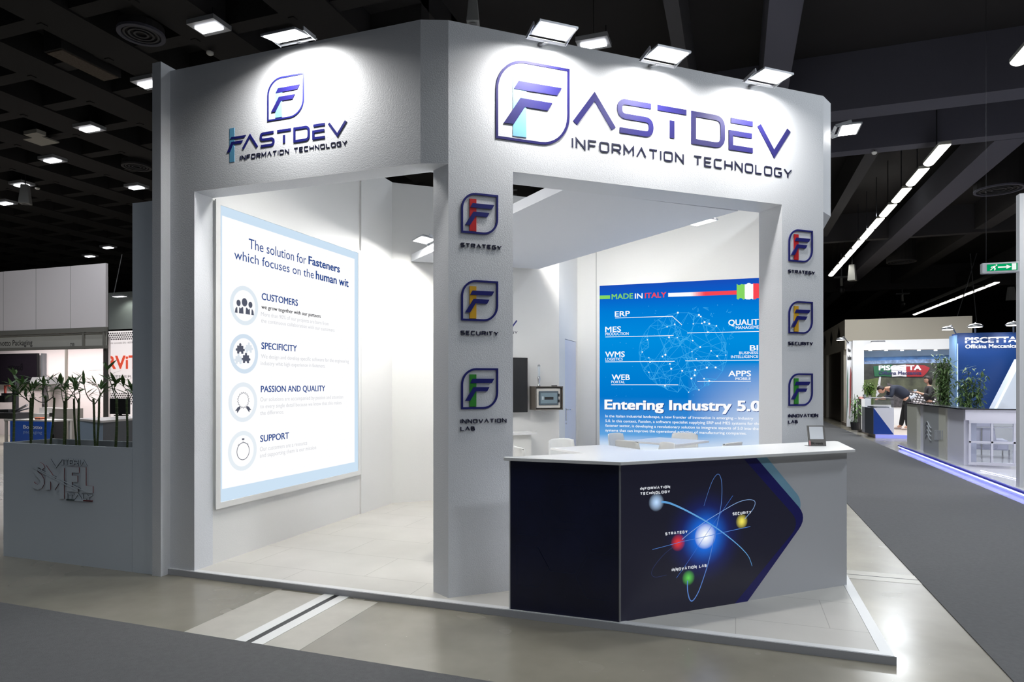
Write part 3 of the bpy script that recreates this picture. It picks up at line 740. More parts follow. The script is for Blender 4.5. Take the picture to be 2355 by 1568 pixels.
def atom_mat():
    m = bpy.data.materials.new('counter_print'); m.use_nodes = True; nt = m.node_tree; b = nt.nodes['Principled BSDF']; b.inputs['Roughness'].default_value = .32
    tc = nt.nodes.new('ShaderNodeTexCoord'); prev = None
    base = nt.nodes.new('ShaderNodeRGB'); base.outputs[0].default_value = rgb(20, 20, 34); prev = base.outputs[0]
    u, z = CU(790, 750)
    for (uu, zz, rad, col, pw) in ((u, z, .36, (8, 50, 180), 2.4), (u, z, .21, (20, 135, 250), 1.6), (u, z, .088, (255, 252, 236), .8),
                               (*CU(300, 412), .06, (185, 215, 250), 1), (*CU(1155, 603), .052, (240, 225, 90), 1), (*CU(517, 815), .058, (225, 50, 45), 1), (*CU(621, 1168), .052, (90, 190, 80), 1)):
        mp = nt.nodes.new('ShaderNodeVectorMath'); mp.operation = 'DISTANCE'; mp.inputs[1].default_value = (uu, 0, zz)
        sp = nt.nodes.new('ShaderNodeVectorMath'); sp.operation = 'MULTIPLY'; sp.inputs[1].default_value = (1, 0, 1)
        nt.links.new(tc.outputs['Object'], sp.inputs[0]); nt.links.new(sp.outputs[0], mp.inputs[0])
        r = nt.nodes.new('ShaderNodeMapRange'); r.inputs['From Min'].default_value = rad; r.inputs['From Max'].default_value = 0; nt.links.new(mp.outputs['Value'], r.inputs['Value'])
        p = nt.nodes.new('ShaderNodeMath'); p.operation = 'POWER'; p.inputs[1].default_value = pw; nt.links.new(r.outputs[0], p.inputs[0])
        mx = nt.nodes.new('ShaderNodeMixRGB'); mx.inputs[2].default_value = rgb(*col); nt.links.new(p.outputs[0], mx.inputs[0]); nt.links.new(prev, mx.inputs[1]); prev = mx.outputs[0]
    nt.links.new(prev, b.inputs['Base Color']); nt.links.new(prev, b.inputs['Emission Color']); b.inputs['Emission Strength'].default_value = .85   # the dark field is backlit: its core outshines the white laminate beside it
    return m
field(cyan, -.0015, 0, 'light_blue_band', M('print_light_blue', (132, 180, 206), .35))
field(outer, -.0022, 0, 'blue_band', M('print_deep_blue', (30, 30, 112), .35))
field(inner, -.003, 0, 'dark_field', atom_mat())
def orbit(pp, w0, w1, col, name='orbit_line'):
    P_ = [CU(*p) for p in pp]; out = []
    for i in range(len(P_)-1):
        a = Vector(P_[max(i-1, 0)]); b_ = Vector(P_[i]); c_ = Vector(P_[i+1]); d_ = Vector(P_[min(i+2, len(P_)-1)])
        for k in range(8):
            s = k/8; out.append(.5*((2*b_)+(c_-a)*s+(2*a-5*b_+4*c_-d_)*s*s+(3*b_-a-3*c_+d_)*s**3))
    out.append(Vector(P_[-1])); n = len(out)
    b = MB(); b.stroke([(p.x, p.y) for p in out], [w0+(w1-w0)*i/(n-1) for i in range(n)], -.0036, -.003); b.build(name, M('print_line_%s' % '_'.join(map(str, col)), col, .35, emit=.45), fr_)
orbit([(350, 408), (430, 420), (560, 475), (700, 548), (800, 605), (930, 690), (1060, 790), (1160, 880), (1225, 960), (1258, 1050)], .014, .003, (110, 180, 240))
orbit([(555, 785), (640, 715), (790, 605), (960, 500), (1100, 420), (1200, 388), (1270, 392), (1288, 425), (1260, 490), (1185, 578)], .004, .004, (150, 185, 235))
orbit([(612, 1195), (612, 1290), (632, 1380), (665, 1395), (720, 1310), (775, 1160), (830, 980), (880, 760), (925, 560), (952, 400), (955, 230), (935, 145), (905, 135), (860, 200), (815, 320), (775, 450)], .008, .002, (96, 140, 215))
orbit([(500, 1170), (600, 1030), (720, 850), (860, 640), (960, 500), (1065, 345)], .002, .003, (70, 120, 210))
orbit([(260, 885), (450, 835), (560, 805), (700, 775), (880, 735), (1050, 695), (1240, 655)], .003, .004, (90, 140, 220))
orbit([(480, 850), (380, 930), (280, 1050), (252, 1125), (290, 1160), (400, 1140)], .003, .002, (48, 62, 110))
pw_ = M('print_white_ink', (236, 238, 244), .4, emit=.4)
b = ML()
for s_, l, r, tp in (('INFORMATION', (137, 292), (437, 276), 264), ('TECHNOLOGY', (137, 342), (437, 322), 312), ('SECURITY', (1062, 544), (1250, 528), 514), ('STRATEGY', (388, 744), (612, 722), 714), ('INNOVATION LAB', (453, 1105), (803, 1062), 1074)):
    a = CU(*l); r_ = CU(*r); h_ = CU(l[0], tp)[1]-a[1]
    strokes(b, s_, a[0], a[1], r_[0]-a[0], h_, .0058, -.0038, -.003); b.cut()
b.build('print_lettering', pw_, fr_)

# card stand on the counter (its square code is left out)
hp = onZ(1880, 1026, zt1)
t = thing('card_stand', 'small grey card stand with a white square, on the right end of the counter', 'card stand', (hp.x, hp.y, zt1), radians(20))
b = MB(); b.add([(-.07, -.0, 0), (.07, -.0, 0), (.07, .004, 0), (-.07, .004, 0), (-.07, .03, .16), (.07, .03, .16), (.07, .034, .16), (-.07, .034, .16)], [(0, 1, 5, 4), (2, 3, 7, 6), (0, 4, 7, 3), (1, 2, 6, 5), (4, 5, 6, 7), (0, 3, 2, 1)]); b.build('card_panel', M('grey_card', (118, 116, 114), .4), t)
b = MB(); b.box(-.07, 0, 0, .07, .07, .003); b.build('foot', alu_dark, t)
def tilt_pt(x, z): return (x, z*.1875-.0012, z)
b = MB(); b.add([tilt_pt(-.054, .055), tilt_pt(.054, .055), tilt_pt(.054, .152), tilt_pt(-.054, .152)], [(0, 1, 2, 3)]); b.build('white_square', M('white_card', (236, 240, 246), .4), t)
b = MB(); b.add([tilt_pt(-.064, .006), tilt_pt(-.052, .006), tilt_pt(-.052, .044), tilt_pt(-.064, .044)], [(0, 1, 2, 3)]); b.build('pink_mark', M('pink_ink', (200, 140, 140), .4), t)
b = MB(); text(b, 'Bit meets', -.046, .014, .02, .09, .01); b.v = [Vector(tilt_pt(v.x, v.z)) for v in b.v]; b.build('card_lettering', M('dark_ink', (50, 48, 48), .4), t)

# ------------------------------------------------------------------ things inside the stand
def make_chair(label, x, y, face, back_col, group='white shell chairs round the tables'):
    """face: direction the sitter looks"""
    t = thing('shell_chair', label, 'chair', (x, y, P0), face-pi/2, group)
    # local +y is forward
    nu, nv = 9, 14; vs = []; fs = []
    prof = [(.22, .47), (.2, .455), (.12, .445), (.02, .44), (-.08, .44), (-.15, .455), (-.19, .5), (-.21, .58), (-.225, .66), (-.24, .73), (-.25, .785), (-.255, .80)]
    for i, (py, pz) in enumerate(prof):
        wd = .215 if i < 5 else .215-.012*(i-5)*.5
        for k in range(nu):
            a = -1+2*k/(nu-1); edge_ = abs(a)**3
            vs.append((a*wd, py+(.045*edge_ if i >= 6 else 0), pz+(.03*edge_ if i < 6 else 0)-(.02*abs(a)**6 if i == len(prof)-1 else 0)))
    m = len(prof)
    for i in range(m-1):
        for k in range(nu-1): fs.append((i*nu+k, (i+1)*nu+k, (i+1)*nu+k+1, i*nu+k+1))
    b = MB(); b.add(vs[:6*nu], [f for f in fs if max(f) < 6*nu]); s1 = b.build('seat', back_col, t, True)
    b = MB(); b.add(vs[5*nu:], [tuple(i-5*nu for i in f) for f in fs if min(f) >= 5*nu]); s2 = b.build('backrest', back_col, t, True)
    for s in (s1, s2):
        mo = s.modifiers.new('thick', 'SOLIDIFY'); mo.thickness = .012; mo.offset = 0
    for s in (-1, 1):
        b = MB(); b.tube([(s*.16, .16, .44), (s*.2, .2, .03), (s*.2, .185, .012), (s*.2, -.17, .012), (s*.2, -.19, .03), (s*.16, -.13, .44)], .009, 8); b.build('sled_leg', chrome, t, True)
    b = MB(); b.tube([(-.165, .14, .432), (.165, .14, .432)], .008); b.tube([(-.165, -.12, .432), (.165, -.12, .432)], .008); b.build('seat_frame', chrome, t)
    return t
shell = M('white_shell', (228, 228, 225), .35)
def make_table(label, x, y, rot, sz=.78, zt=.79):
    t = thing('table', label, 'table', (x, y, P0), rot, 'square white tables behind the counter')
    h = sz/2; b = MB(); b.box(-h, -h, zt-P0-.026, h, h, zt-P0); b.build('tabletop', gloss_white, t, bevel=.003)
    b = MB(); b.lathe([(.035, .02), (.032, .1), (.032, zt-P0-.03)]); b.build('column', alu, t, True)
    b = MB(); b.box(-.24, -.24, 0, .24, .24, .012); b.build('base_plate', alu, t)
make_table('square white table nearest the counter, below the door', -1.53, 7.48, radians(49), .8)
make_table('square white table standing before the blue poster', -.86, 8.9, radians(62.8), .78)
def facing(x, y, tx, ty): return atan2(ty-y, tx-x)
T1 = (-1.53, 7.48); T2 = (-.86, 8.9)
make_chair('white chair seen over the far left edge of the nearer table', -1.98, 7.93, facing(-1.98, 7.93, *T1), shell)
make_chair('white chair seen edge-on at far left behind the counter', -2.14, 7.05, facing(-2.14, 7.05, *T1), shell)
make_chair('chair standing far behind the pillar, only its bent metal leg showing', -2.32, 5.38, radians(60), shell)
make_chair('white chair on the left of the farther table, in front of the poster edge', -1.44, 9.16, facing(-1.44, 9.16, *T2), shell)
make_chair('chair with its back to us, left of centre, pushed up to the farther table', -1.19, 8.34, facing(-1.19, 8.34, *T2), shell)
make_chair('white chair facing us on the far side of the farther table', -.74, 9.4, facing(-.74, 9.4, -.86, 8.9), shell)
make_chair('white chair between the two tables, its low back beside the counter edge', -.95, 7.86, facing(-.95, 7.86, *T1), shell)
make_chair('chair in shade standing apart to the right of the farther table', -.2, 8.42, facing(-.2, 8.42, *T2), shell)
# television
tvs0, tvs1, tvz0, tvz1 = 1.02, 1.83, 1.17, 1.905
t = thing('television', 'black flat television on the rear wall, half hidden by the pillar', 'television', TW.pt(tvs0, tvz0, -.09), D)
b = MB(); b.rect(0, 0, tvs1-tvs0, tvz1-tvz0, 0, .035); b.build('casing', black, t, bevel=.003)
b = MB(); b.rect(.012, .014, tvs1-tvs0-.012, tvz1-tvz0-.012, -.002, .002); b.build('screen', screen, t)
b = MB(); b.rect(.25, .2, .55, .5, .035, .09); b.build('wall_mount', black, t)
# control box on the wall
s0 = TW.uv(1218, 888)[0]; s1 = TW.uv(1284, 888)[0]
t = thing('control_box', 'brown grey control box with a glazed door, on the rear wall right of the television', 'control box', TW.pt(s0, 1.2, -.2), D)
wd = .41; hh = .32
bm_ = M('brown_grey_metal', (96, 90, 84), .5, .2)
b = MB(); b.rect(0, 0, wd, .014, 0, .2); b.rect(0, hh-.014, wd, hh, 0, .2); b.rect(0, .014, .014, hh-.014, 0, .2); b.rect(wd-.014, .014, wd, hh-.014, 0, .2); b.rect(.014, .014, wd-.014, hh-.014, .19, .2); b.build('housing', bm_, t)
b = MB(); b.rect(.03, .025, wd-.025, hh-.025, .03, .19); b.build('inner_casing', M('cream_casing', (226, 222, 214), .4), t, bevel=.008)
dr = MB(); dr.rect(.06, .065, wd-.06, hh-.065, .012, .03); dr = dr.build('door', M('smoked_door', (82, 96, 106), .15), t, bevel=.01)
b = MB(); b.rect(.085, .09, wd-.085, hh-.09, .009, .012); b.build('window', M('window_glass_grey', (120, 140, 150), .1), dr)
b = MB(); b.rect(.14, .14, .27, .175, .006, .009); b.build('switch_row', black, dr)
b = MB(); b.rect(.1, .14, .125, .185, .006, .009); b.build('dial', M('pale_dial', (190, 200, 205), .4), dr)
b = MB(); b.rect(wd-.07, .1, wd-.05, .14, .0, .014); b.rect(wd-.07, .18, wd-.05, .22, .0, .014); b.build('latch', black, dr)
b = MB(); b.lathe([(.022, 0), (.022, .012), (.013, .02), (.013, .045), (.02, .1), (.02, .13)], (.095, .1, hh), 16); b.build('lamp_base', chrome, t, True)
b = MB(); b.lathe([(.017, .13), (.017, .27)], (.095, .1, hh), 16); b.build('glass_tube', M('clear_tube', (214, 222, 228), .1), t, True)
b = MB(); b.lathe([(.02, .27), (.02, .285), (.008, .295)], (.095, .1, hh), 16); b.build('lamp_cap', chrome, t, True)
b = MB(); b.box(.29, .06, hh, .35, .12, hh+.012); b.build('rubber_cap', black, t)
# white shelf left behind the pillar
t = thing('wall_shelf', 'white side counter along the rear wall below the television', 'shelf', TW.pt(.75, P0, -.32), D)
b = MB(); b.box(0, 0, .84, 1.12, .315, .865); b.build('shelf_top', gloss_white, t)
b = MB(); b.box(.03, .06, 0, 1.06, .31, .84); b.build('cabinet_body', white_in, t)

# ------------------------------------------------------------------ lamps and fittings of the hall ceiling
hb = None
def high_bay(x, y, z, label, sc=1.0):
    t = thing('high_bay_lamp', label, 'ceiling lamp', (x, y, z), 0, 'high bay lamps of the hall')
    b = MB(); b.box(-.22*sc, -.16*sc, .03, .22*sc, .16*sc, .1); b.build('housing', M('light_grey_metal', (190, 192, 196), .4, .3), t)
    b = MB(); b.box(-.17*sc, -.07*sc, .005, .17*sc, .07*sc, .03); b.build('lens', lens_hall, t)
    b = MB()
    for sx_ in (-1, 1):
        for sy_ in (-1, 1): b.box(sx_*.2*sc-.008, sy_*.14*sc-.008, .1, sx_*.2*sc+.008, sy_*.14*sc+.008, .2)
    b.tube([(0, 0, .1), (0, 0, 7.9-z)], .006, 6); b.build('hanger', dark_metal, t)
    lamp('AREA', 'hall_light', (0, 0, -.01), HALLP, HALL, t, shape='RECTANGLE', size=.34*sc, size_y=.14*sc, spread=SPREAD)
names = ['nearest the stand, above its left front', 'second from the stand in the diagonal row', 'third from the stand in the long diagonal row', 'fourth from the stand in the long diagonal row', 'just above the far left loudspeaker', 'last at the left edge of the picture']
for (px, py), nm in zip([(481, 68), (344, 197), (206, 300), (121, 372), (50, 428), (13, 470)], names):
    p = onZ(px, py, 6.9); high_bay(p.x, p.y, 6.9, 'square lamp hanging from the ceiling, '+nm, 1.15)
for (px, py), nm in zip([(314, 434), (249, 571), (207, 591), (1365, 106)], ['alone above the tall grey panel', 'tiny, right of a far pair', 'tiny, left of a far pair', 'between two floodlights of the diagonal front']):
    p = onZ(px, py, 6.9); high_bay(p.x, p.y, 6.9, 'square lamp hanging from the ceiling, '+nm, 1.15)
def speaker(px, py, z, label, rot=0, sz=.2):
    p = onZ(px, py, z); t = thing('loudspeaker', label, 'loudspeaker', (p.x, p.y, z), rot, 'loudspeakers under the ceiling')
    b = MB(); b.add([(-sz*.5, -sz*.45, -sz), (sz*.5, -sz*.45, -sz), (sz*.5, sz*.45, -sz), (-sz*.5, sz*.45, -sz), (-sz*.32, -sz*.3, sz), (sz*.32, -sz*.3, sz), (sz*.32, sz*.3, sz), (-sz*.32, sz*.3, sz)], [(3, 2, 1, 0), (4, 5, 6, 7), (0, 1, 5, 4), (1, 2, 6, 5), (2, 3, 7, 6), (3, 0, 4, 7)]); b.build('cabinet', M('pale_grey_plastic', (150, 150, 148), .5), t, bevel=.01)
    b = MB(); b.lathe([(sz*.3, -sz-.012), (sz*.24, -sz-.004)], (0, 0, 0), 16); b.build('cone', M('mid_grey', (110, 110, 110), .6), t)
    b = MB(); b.tube([(0, 0, sz), (0, 0, 7.9-z)], .012, 6); b.build('hanger', dark_metal, t)
speaker(1088, 25, 6.5, 'small grey loudspeaker hanging above the peak of the stand', .3, .17)
speaker(58, 447, 6.5, 'grey loudspeaker far left, under the row of ceiling lamps', .6, .25)
speaker(1960, 627, 6.0, 'pale loudspeaker at the far end of the bright tube row', 1.2, .32)
speaker(2325, 675, 5.6, 'grey loudspeaker below the green exit sign', .2, .3)
def detector(px, py, z, label):
    p = onZ(px, py, z); t = thing('smoke_detector', label, 'smoke detector', (p.x, p.y, z), 0, 'smoke detectors')
    b = MB(); b.lathe([(.03, 0), (.055, .02), (.06, .05)], n=14); b.build('head', M('off_white_plastic', (225, 222, 215), .5), t, True)
    b = MB(); b.tube([(0, 0, .05), (0, 0, 7.9-z)], .008, 6); b.build('hanger', dark_metal, t)
detector(483, 127, 6.9, 'round white smoke detector below the nearest square lamp on the left')
detector(2011, 355, 6.7, 'round white smoke detector to the left of the bright tube row')
detector(86, 436, 6.9, 'tiny smoke detector beside the far left loudspeaker')
def diffuser(px, py, z, r, label, m):
    p = onZ(px, py, z); t = thing('air_diffuser', label, 'air vent', (p.x, p.y, z), 0, 'round air vents of the ceiling')
    b = MB(); b.ring(0, 0, r, .06, 0, .04, 32); b.v = [Vector((v.x, v.z, v.y)) for v in b.v]; b.build('rim', m, t)
    b = MB()
    for rr in (.3, .55, .78): b.ring(0, 0, r*rr, .03, .01, .04, 28)
    b.v = [Vector((v.x, v.z, v.y)) for v in b.v]; b.build('louvre', M('dark_louvre', (50, 50, 54), .6), t)
    b = MB(); b.lathe([(r*1.05, .04), (r*1.05, min(7.9, 7.0 if z > 6.7 else 7.85)-z)], n=24); b.build('duct', ceil_m, t)
diffuser(325, 82, 6.85, .3, 'round vent under a square duct, upper left beside the nearest lamp', beam_l)
diffuser(314, 385, 6.85, .3, 'round vent above the tall grey panel on the left', beam_m)
diffuser(2297, 438, 6.6, .52, 'large round vent high on the right, above the exit sign', beam_l)
diffuser(2073, 603, 6.6, .52, 'round vent far back, right of the bright tube row', beam_m)
p = onZ(193, 150, 6.9); t = thing('ceiling_grille', 'long rusty grille in the dark ceiling at upper left', 'air vent', (p.x, p.y, 6.88))
b = MB(); b.box(-.17, -.5, 0, .17, .5, .02); b.build('grille', M('rusty_grille', (92, 80, 70), .8, vary=.3, vscale=30), t)
b = MB(); b.box(-.2, -.53, .02, .2, .53, 1.0); b.build('frame', ceil_m, t)
p = onZ(95, 325, 6.9); t = thing('ceiling_unit', 'flat white unit hanging under the ceiling at far left', 'ceiling unit', (p.x, p.y, 6.9))
b = MB(); b.box(-.28, -.2, 0, .28, .2, .03); b.build('panel', M('beige_panel', (170, 166, 156), .6), t)
b = MB(); b.box(-.02, -.02, .03, .02, .02, 1.0); b.build('hanger', dark_metal, t)
p = onZ(80, 311, 6.9); t = thing('projector', 'small white projector hanging under the ceiling beside a flat unit', 'projector', (p.x, p.y, 6.9))
b = MB(); b.box(-.2, -.1, 0, .2, .1, .08); b.build('casing', M('beige_panel', (170, 166, 156), .6), t); b = MB(); b.box(-.02, -.02, .08, .02, .02, 1.0); b.build('hanger', dark_metal, t)
# rows of fluorescent tubes over the right hand aisle
def tube_lamp(x, y0, y1, z, label, wd, group):
    t = thing('tube_lamp', label, 'tube lamp', (x, (y0+y1)/2, z), 0, group)
    L = (y1-y0)/2; b = MB(); n = 10
    pr = [(wd/2*cos(pi+pi*k/n), .05+.07*sin(pi+pi*k/n)) for k in range(n+1)]
    b.add([(a, -L+.04, c_) for a, c_ in pr]+[(a, L-.04, c_) for a, c_ in pr], [(k, k+1, n+2+k, n+1+k) for k in range(n)]+[tuple(range(n+1))[::-1], tuple(range(n+1, 2*n+2))])
    b.build('diffuser', tube_l, t)
    b = MB(); b.box(-wd/2, -L+.02, .05, wd/2, L-.02, .11); b.build('housing', M('grey_fitting', (120, 118, 110), .5), t)
    b = MB(); b.box(-.01, -.01, .11, .01, .01, 7.9-z); b.build('hanger', dark_metal, t)
words_ = ['nearest', 'second', 'third', 'fourth', 'fifth', 'sixth', 'seventh', 'eighth', 'ninth', 'tenth', 'last']
for k in range(11):
    y0 = 15.5+1.57*k
    tube_lamp(4.09, y0, y0+1.27, 6.45, f'{words_[k]} tube lamp of the bright row running away above the right aisle', .22, 'tube lamps of the near row')
tube_lamp(4.1, 10.3, 11.95, 6.45, 'tube lamp cut off by the right edge of the picture, high up', .22, 'tube lamps of the near row')
for k in range(10):
    y0 = 37.3+1.57*k
    tube_lamp(12.0, y0, y0+1.27, 6.45, f'{words_[k]} tube lamp of the far row low on the right behind cables', .22, 'tube lamps of the far row')
lamp('AREA', 'tube_row_light', (4.09, 24, 6.3), 130, (1, .98, .9), None, (0, 0, 0), shape='RECTANGLE', size=.3, size_y=17)
for px, py, z, lab in ((1935, 663, 6.2, 'small dome camera on a plate, left below the near tube row'), (2075, 697, 6.2, 'small camera on a bracket at the near end of the far tube row')):
    p = onZ(px, py, z); t = thing('security_camera', lab, 'camera', (p.x, p.y, z))
    b = MB(); b.box(-.35, -.2, .5, .35, .2, .56); b.box(-.03, -.03, .56, .03, .03, 7.9-z); b.build('plate', alu_dark, t); b = MB(); b.tube([(0, 0, .5), (.0, 0, .1)], .06, 8); b.build('arm', M('pale_grey_plastic', (150, 150, 148), .5), t); b = MB(); b.lathe([(.02, -.25), (.12, -.18), (.15, -.02), (.1, .1)], n=12); b.build('dome', dark_metal, t, True)
# lighting truss behind the stand
t = thing('lighting_truss', 'grey lattice truss hanging in the dark behind the stand, seen over the inner wall', 'truss', (-8.4, 15.5, 6.3), radians(20))
b = MB(); ch = [(0, 0), (0, .5), (.5, 0), (.5, .5)]
for a, c_ in ch: b.tube([(-3, a, c_), (3, a, c_)], .03, 6)
b.build('chord', M('truss_grey', (130, 130, 132), .4, .5), t)
b = MB()
for k in range(12):
    x = -3+.5*k; s_ = (k % 2)*.5
    for a in (0, .5): b.tube([(x, a, s_), (x+.5, a, .5-s_)], .016, 5); b.tube([(x, s_, a), (x+.5, .5-s_, a)], .016, 5)
b.build('lacing', M('truss_grey', (130, 130, 132), .4, .5), t)
b = MB(); b.tube([(-2.5, .25, .5), (-2.5, .25, 1.6)], .012, 5); b.tube([(2.5, .25, .5), (2.5, .25, 1.6)], .012, 5); b.build('hanger', dark_metal, t)

# ------------------------------------------------------------------ the neighbour on the left: grey panel, planter, bamboo
tag(MB().box(-4.70, 4.007, 0, -4.465, 4.12, 3.04).build('partition_panel', grey_panel), 'tall narrow grey panel closing the gap between the planter and the stand', 'panel')
t = thing('planter', 'long grey planter box with raised lettering, full of bamboo canes', 'planter', (-6.247, 4.007, 0))
o = (-6.247, 4.007, 0)
b = MB(o); b.box(-6.247, 4.007, 0, -4.703, 4.025, 1.023); b.box(-6.247, 4.43, 0, -4.703, 4.45, 1.023); b.box(-6.247, 4.025, 0, -6.229, 4.43, 1.023); b.box(-4.721, 4.025, 0, -4.703, 4.43, 1.023); b.build('box', grey_panel, t)
b = MB(o); b.box(-6.229, 4.025, .5, -4.721, 4.43, .965); b.build('soil', M('dark_soil', (58, 48, 40), .95, bump=1, bscale=40, vary=.4, vscale=30), t)
PL = Frame(0, 4.007, 0); sp_ = lambda x, y: PL.uv(50+x/11.775, 1040+y/11.775)
red_s = M('dark_red_return', (112, 40, 46), .5); dk_s = M('dark_grey_return', (62, 66, 74), .5)
sg = thing('logo_sign', 'raised grey lettering with dark red edges on the front of the planter', 'sign', PL.pt(-5.87, .52), 0); o = (-5.87, 0, .52)
def raised(poly, y=.007, m1=grey_panel, name='letter', side=red_s):
    pz = [sp_(*p) for p in poly]
    b = MB(o); b.panel(pz, -y, -.0005); l = b.build(name, side, sg)
    b = MB(o); cx = sum(p[0] for p in pz)/len(pz); b.panel(pz, -y-.0012, -y); b.build(name+'_face', m1, l)
def raised_stroke(pts, wd, y=.007, name='letter', side=red_s):
    pz = [sp_(*p) for p in pts]
    b = MB(o); b.stroke(pz, wd, -y, -.0005); l = b.build(name, side, sg)
    b = MB(o); b.stroke(pz, wd, -y-.0012, -y); b.build(name+'_face', grey_panel, l)
raised_stroke([(600, 440), (570, 375), (500, 335), (430, 350), (385, 410), (385, 500), (430, 580), (520, 660), (570, 740), (575, 830), (530, 910), (460, 940), (380, 915), (320, 850)], .044)
raised([(672, 350), (672, 1005), (795, 1010), (795, 760), (915, 1010), (1040, 815), (1040, 1255), (1165, 1260), (1165, 420), (935, 720)])
raised([(1245, 390), (1245, 1050), (1540, 1070), (1540, 935), (1380, 925), (1380, 800), (1530, 805), (1530, 635), (1380, 625), (1380, 545), (1570, 550), (1570, 405)])
raised([(1632, 400), (1632, 1085), (1945, 1105), (1945, 915), (1755, 900), (1755, 405)])
for a, c_ in (((350, 390), (1800, 1080)), ((350, 420), (1560, 1050))): raised_stroke([a, c_], .009, .009, 'diagonal_band', dk_s)
for nm, pl_ in (('V', [(790, 180), (935, 410), (1100, 190)]), ('I', [(1140, 195), (1140, 330)]), ('T', [(1170, 190), (1285, 190)]), ('T', [(1228, 190), (1228, 335)]), ('E', [(1400, 195), (1310, 195), (1310, 330), (1400, 335)]), ('E', [(1310, 262), (1390, 265)]), ('R', [(1430, 345), (1430, 200), (1530, 215), (1545, 270), (1440, 285)]), ('R', [(1490, 285), (1550, 350)]), ('I', [(1590, 205), (1590, 350)]), ('A', [(1615, 355), (1690, 215), (1775, 365)])):
    raised_stroke(pl_, .0085, .006, 'small_letter', dk_s)
for pl_ in ([(1250, 1110), (1250, 1250)], [(1290, 1120), (1430, 1130)], [(1360, 1125), (1360, 1250)], [(1440, 1255), (1540, 1120), (1640, 1270)], [(1670, 1130), (1670, 1265), (1770, 1270)], [(1770, 1150), (1840, 1210), (1930, 1150)], [(1840, 1210), (1840, 1275)]): raised_stroke(pl_, .0085, .006, 'small_letter', dk_s)
for x0, x1, m_ in ((1232, 1455, M('dark_green_return', (24, 48, 46), .5)), (1460, 1690, grey_panel), (1692, 1928, M('crimson_bar', (96, 18, 26), .5))):
    b = MB(o); b.panel([sp_(x0, 1265+(x0-1232)*.055), sp_(x1, 1265+(x1-1232)*.055), sp_(x1, 1292+(x1-1232)*.055), sp_(x0, 1292+(x0-1232)*.055)], -.01, -.0005); b.build('flag_bar', m_, sg)
# bamboo canes
cane_m = M('bamboo_green', (92, 112, 68), .5, vary=.25, vscale=18); cane_n = M('bamboo_ring', (120, 132, 92), .5); leaf_m = M('bamboo_leaf', (108, 146, 80), .45, vary=.3, vscale=12); twig_m = M('bamboo_shoot', (64, 92, 50), .5)
sb = lambda x, y: (x/5.228, 750+y/5.228)
canes = [((155, 1390), (180, 830), .0095, [((178, 840), (195, 760), (172, 680)), ((170, 870), (140, 820), (150, 770))], 'first cane from the left end of the planter, its leaf across the dark screen'),
 ((366, 1402), (368, 858), .009, [((360, 915), (310, 860), (270, 790)), ((352, 910), (300, 830), (330, 770))], 'second cane from the left, with low side shoots leaning left'),
 ((380, 1402), (396, 800), .009, [((392, 860), (350, 740), (305, 590)), ((400, 870), (420, 800), (470, 720))], 'third cane from the left, with the highest leaf before the dark screen'),
 ((552, 1408), (546, 840), .0085, [((540, 870), (520, 780), (525, 660)), ((555, 920), (580, 860), (560, 690))], 'fourth cane from the left, before the blue table front'),
 ((606, 1408), (656, 858), .0085, [((645, 880), (630, 820), (670, 690))], 'leaning cane at the right edge of the blue table front'),
 ((764, 1418), (778, 900), .008, [((772, 940), (760, 850), (735, 690))], 'thin cane standing close against a thicker one before the white panel joint'),
 ((776, 1418), (796, 858), .0095, [((790, 880), (770, 780), (765, 700)), ((805, 890), (840, 860), (880, 700))], 'thick cane before the white panel joint at the middle of the planter'),
 ((918, 1425), (888, 872), .0085, [((892, 885), (925, 860), (900, 690))], 'cane leaning left, seventh of the row and just right of the panel joint'),
 ((955, 1430), (944, 866), .009, [((938, 925), (920, 860), (935, 760)), ((955, 880), (980, 800), (990, 690))], 'cane right beside the left leaning one, before the white panel'),
 ((1150, 1440), (1120, 872), .009, [((1108, 905), (1060, 850), (1030, 640)), ((1135, 940), (1150, 880), (1150, 760))], 'cane with long leaves spreading before the grey counter'),
 ((1170, 1440), (1192, 866), .0085, [((1195, 880), (1225, 820), (1220, 700))], 'right hand cane of the close pair before the grey counter'),
 ((1392, 1450), (1408, 865), .0105, [((1395, 870), (1370, 740), (1290, 530)), ((1400, 800), (1395, 740), (1420, 680))], 'tall cane in front of the red lettered display'),
 ((1530, 1455), (1528, 870), .0085, [((1525, 880), (1545, 800), (1550, 690)), ((1535, 880), (1580, 850), (1590, 760))], 'last cane of the planter, next to the tall grey panel')]
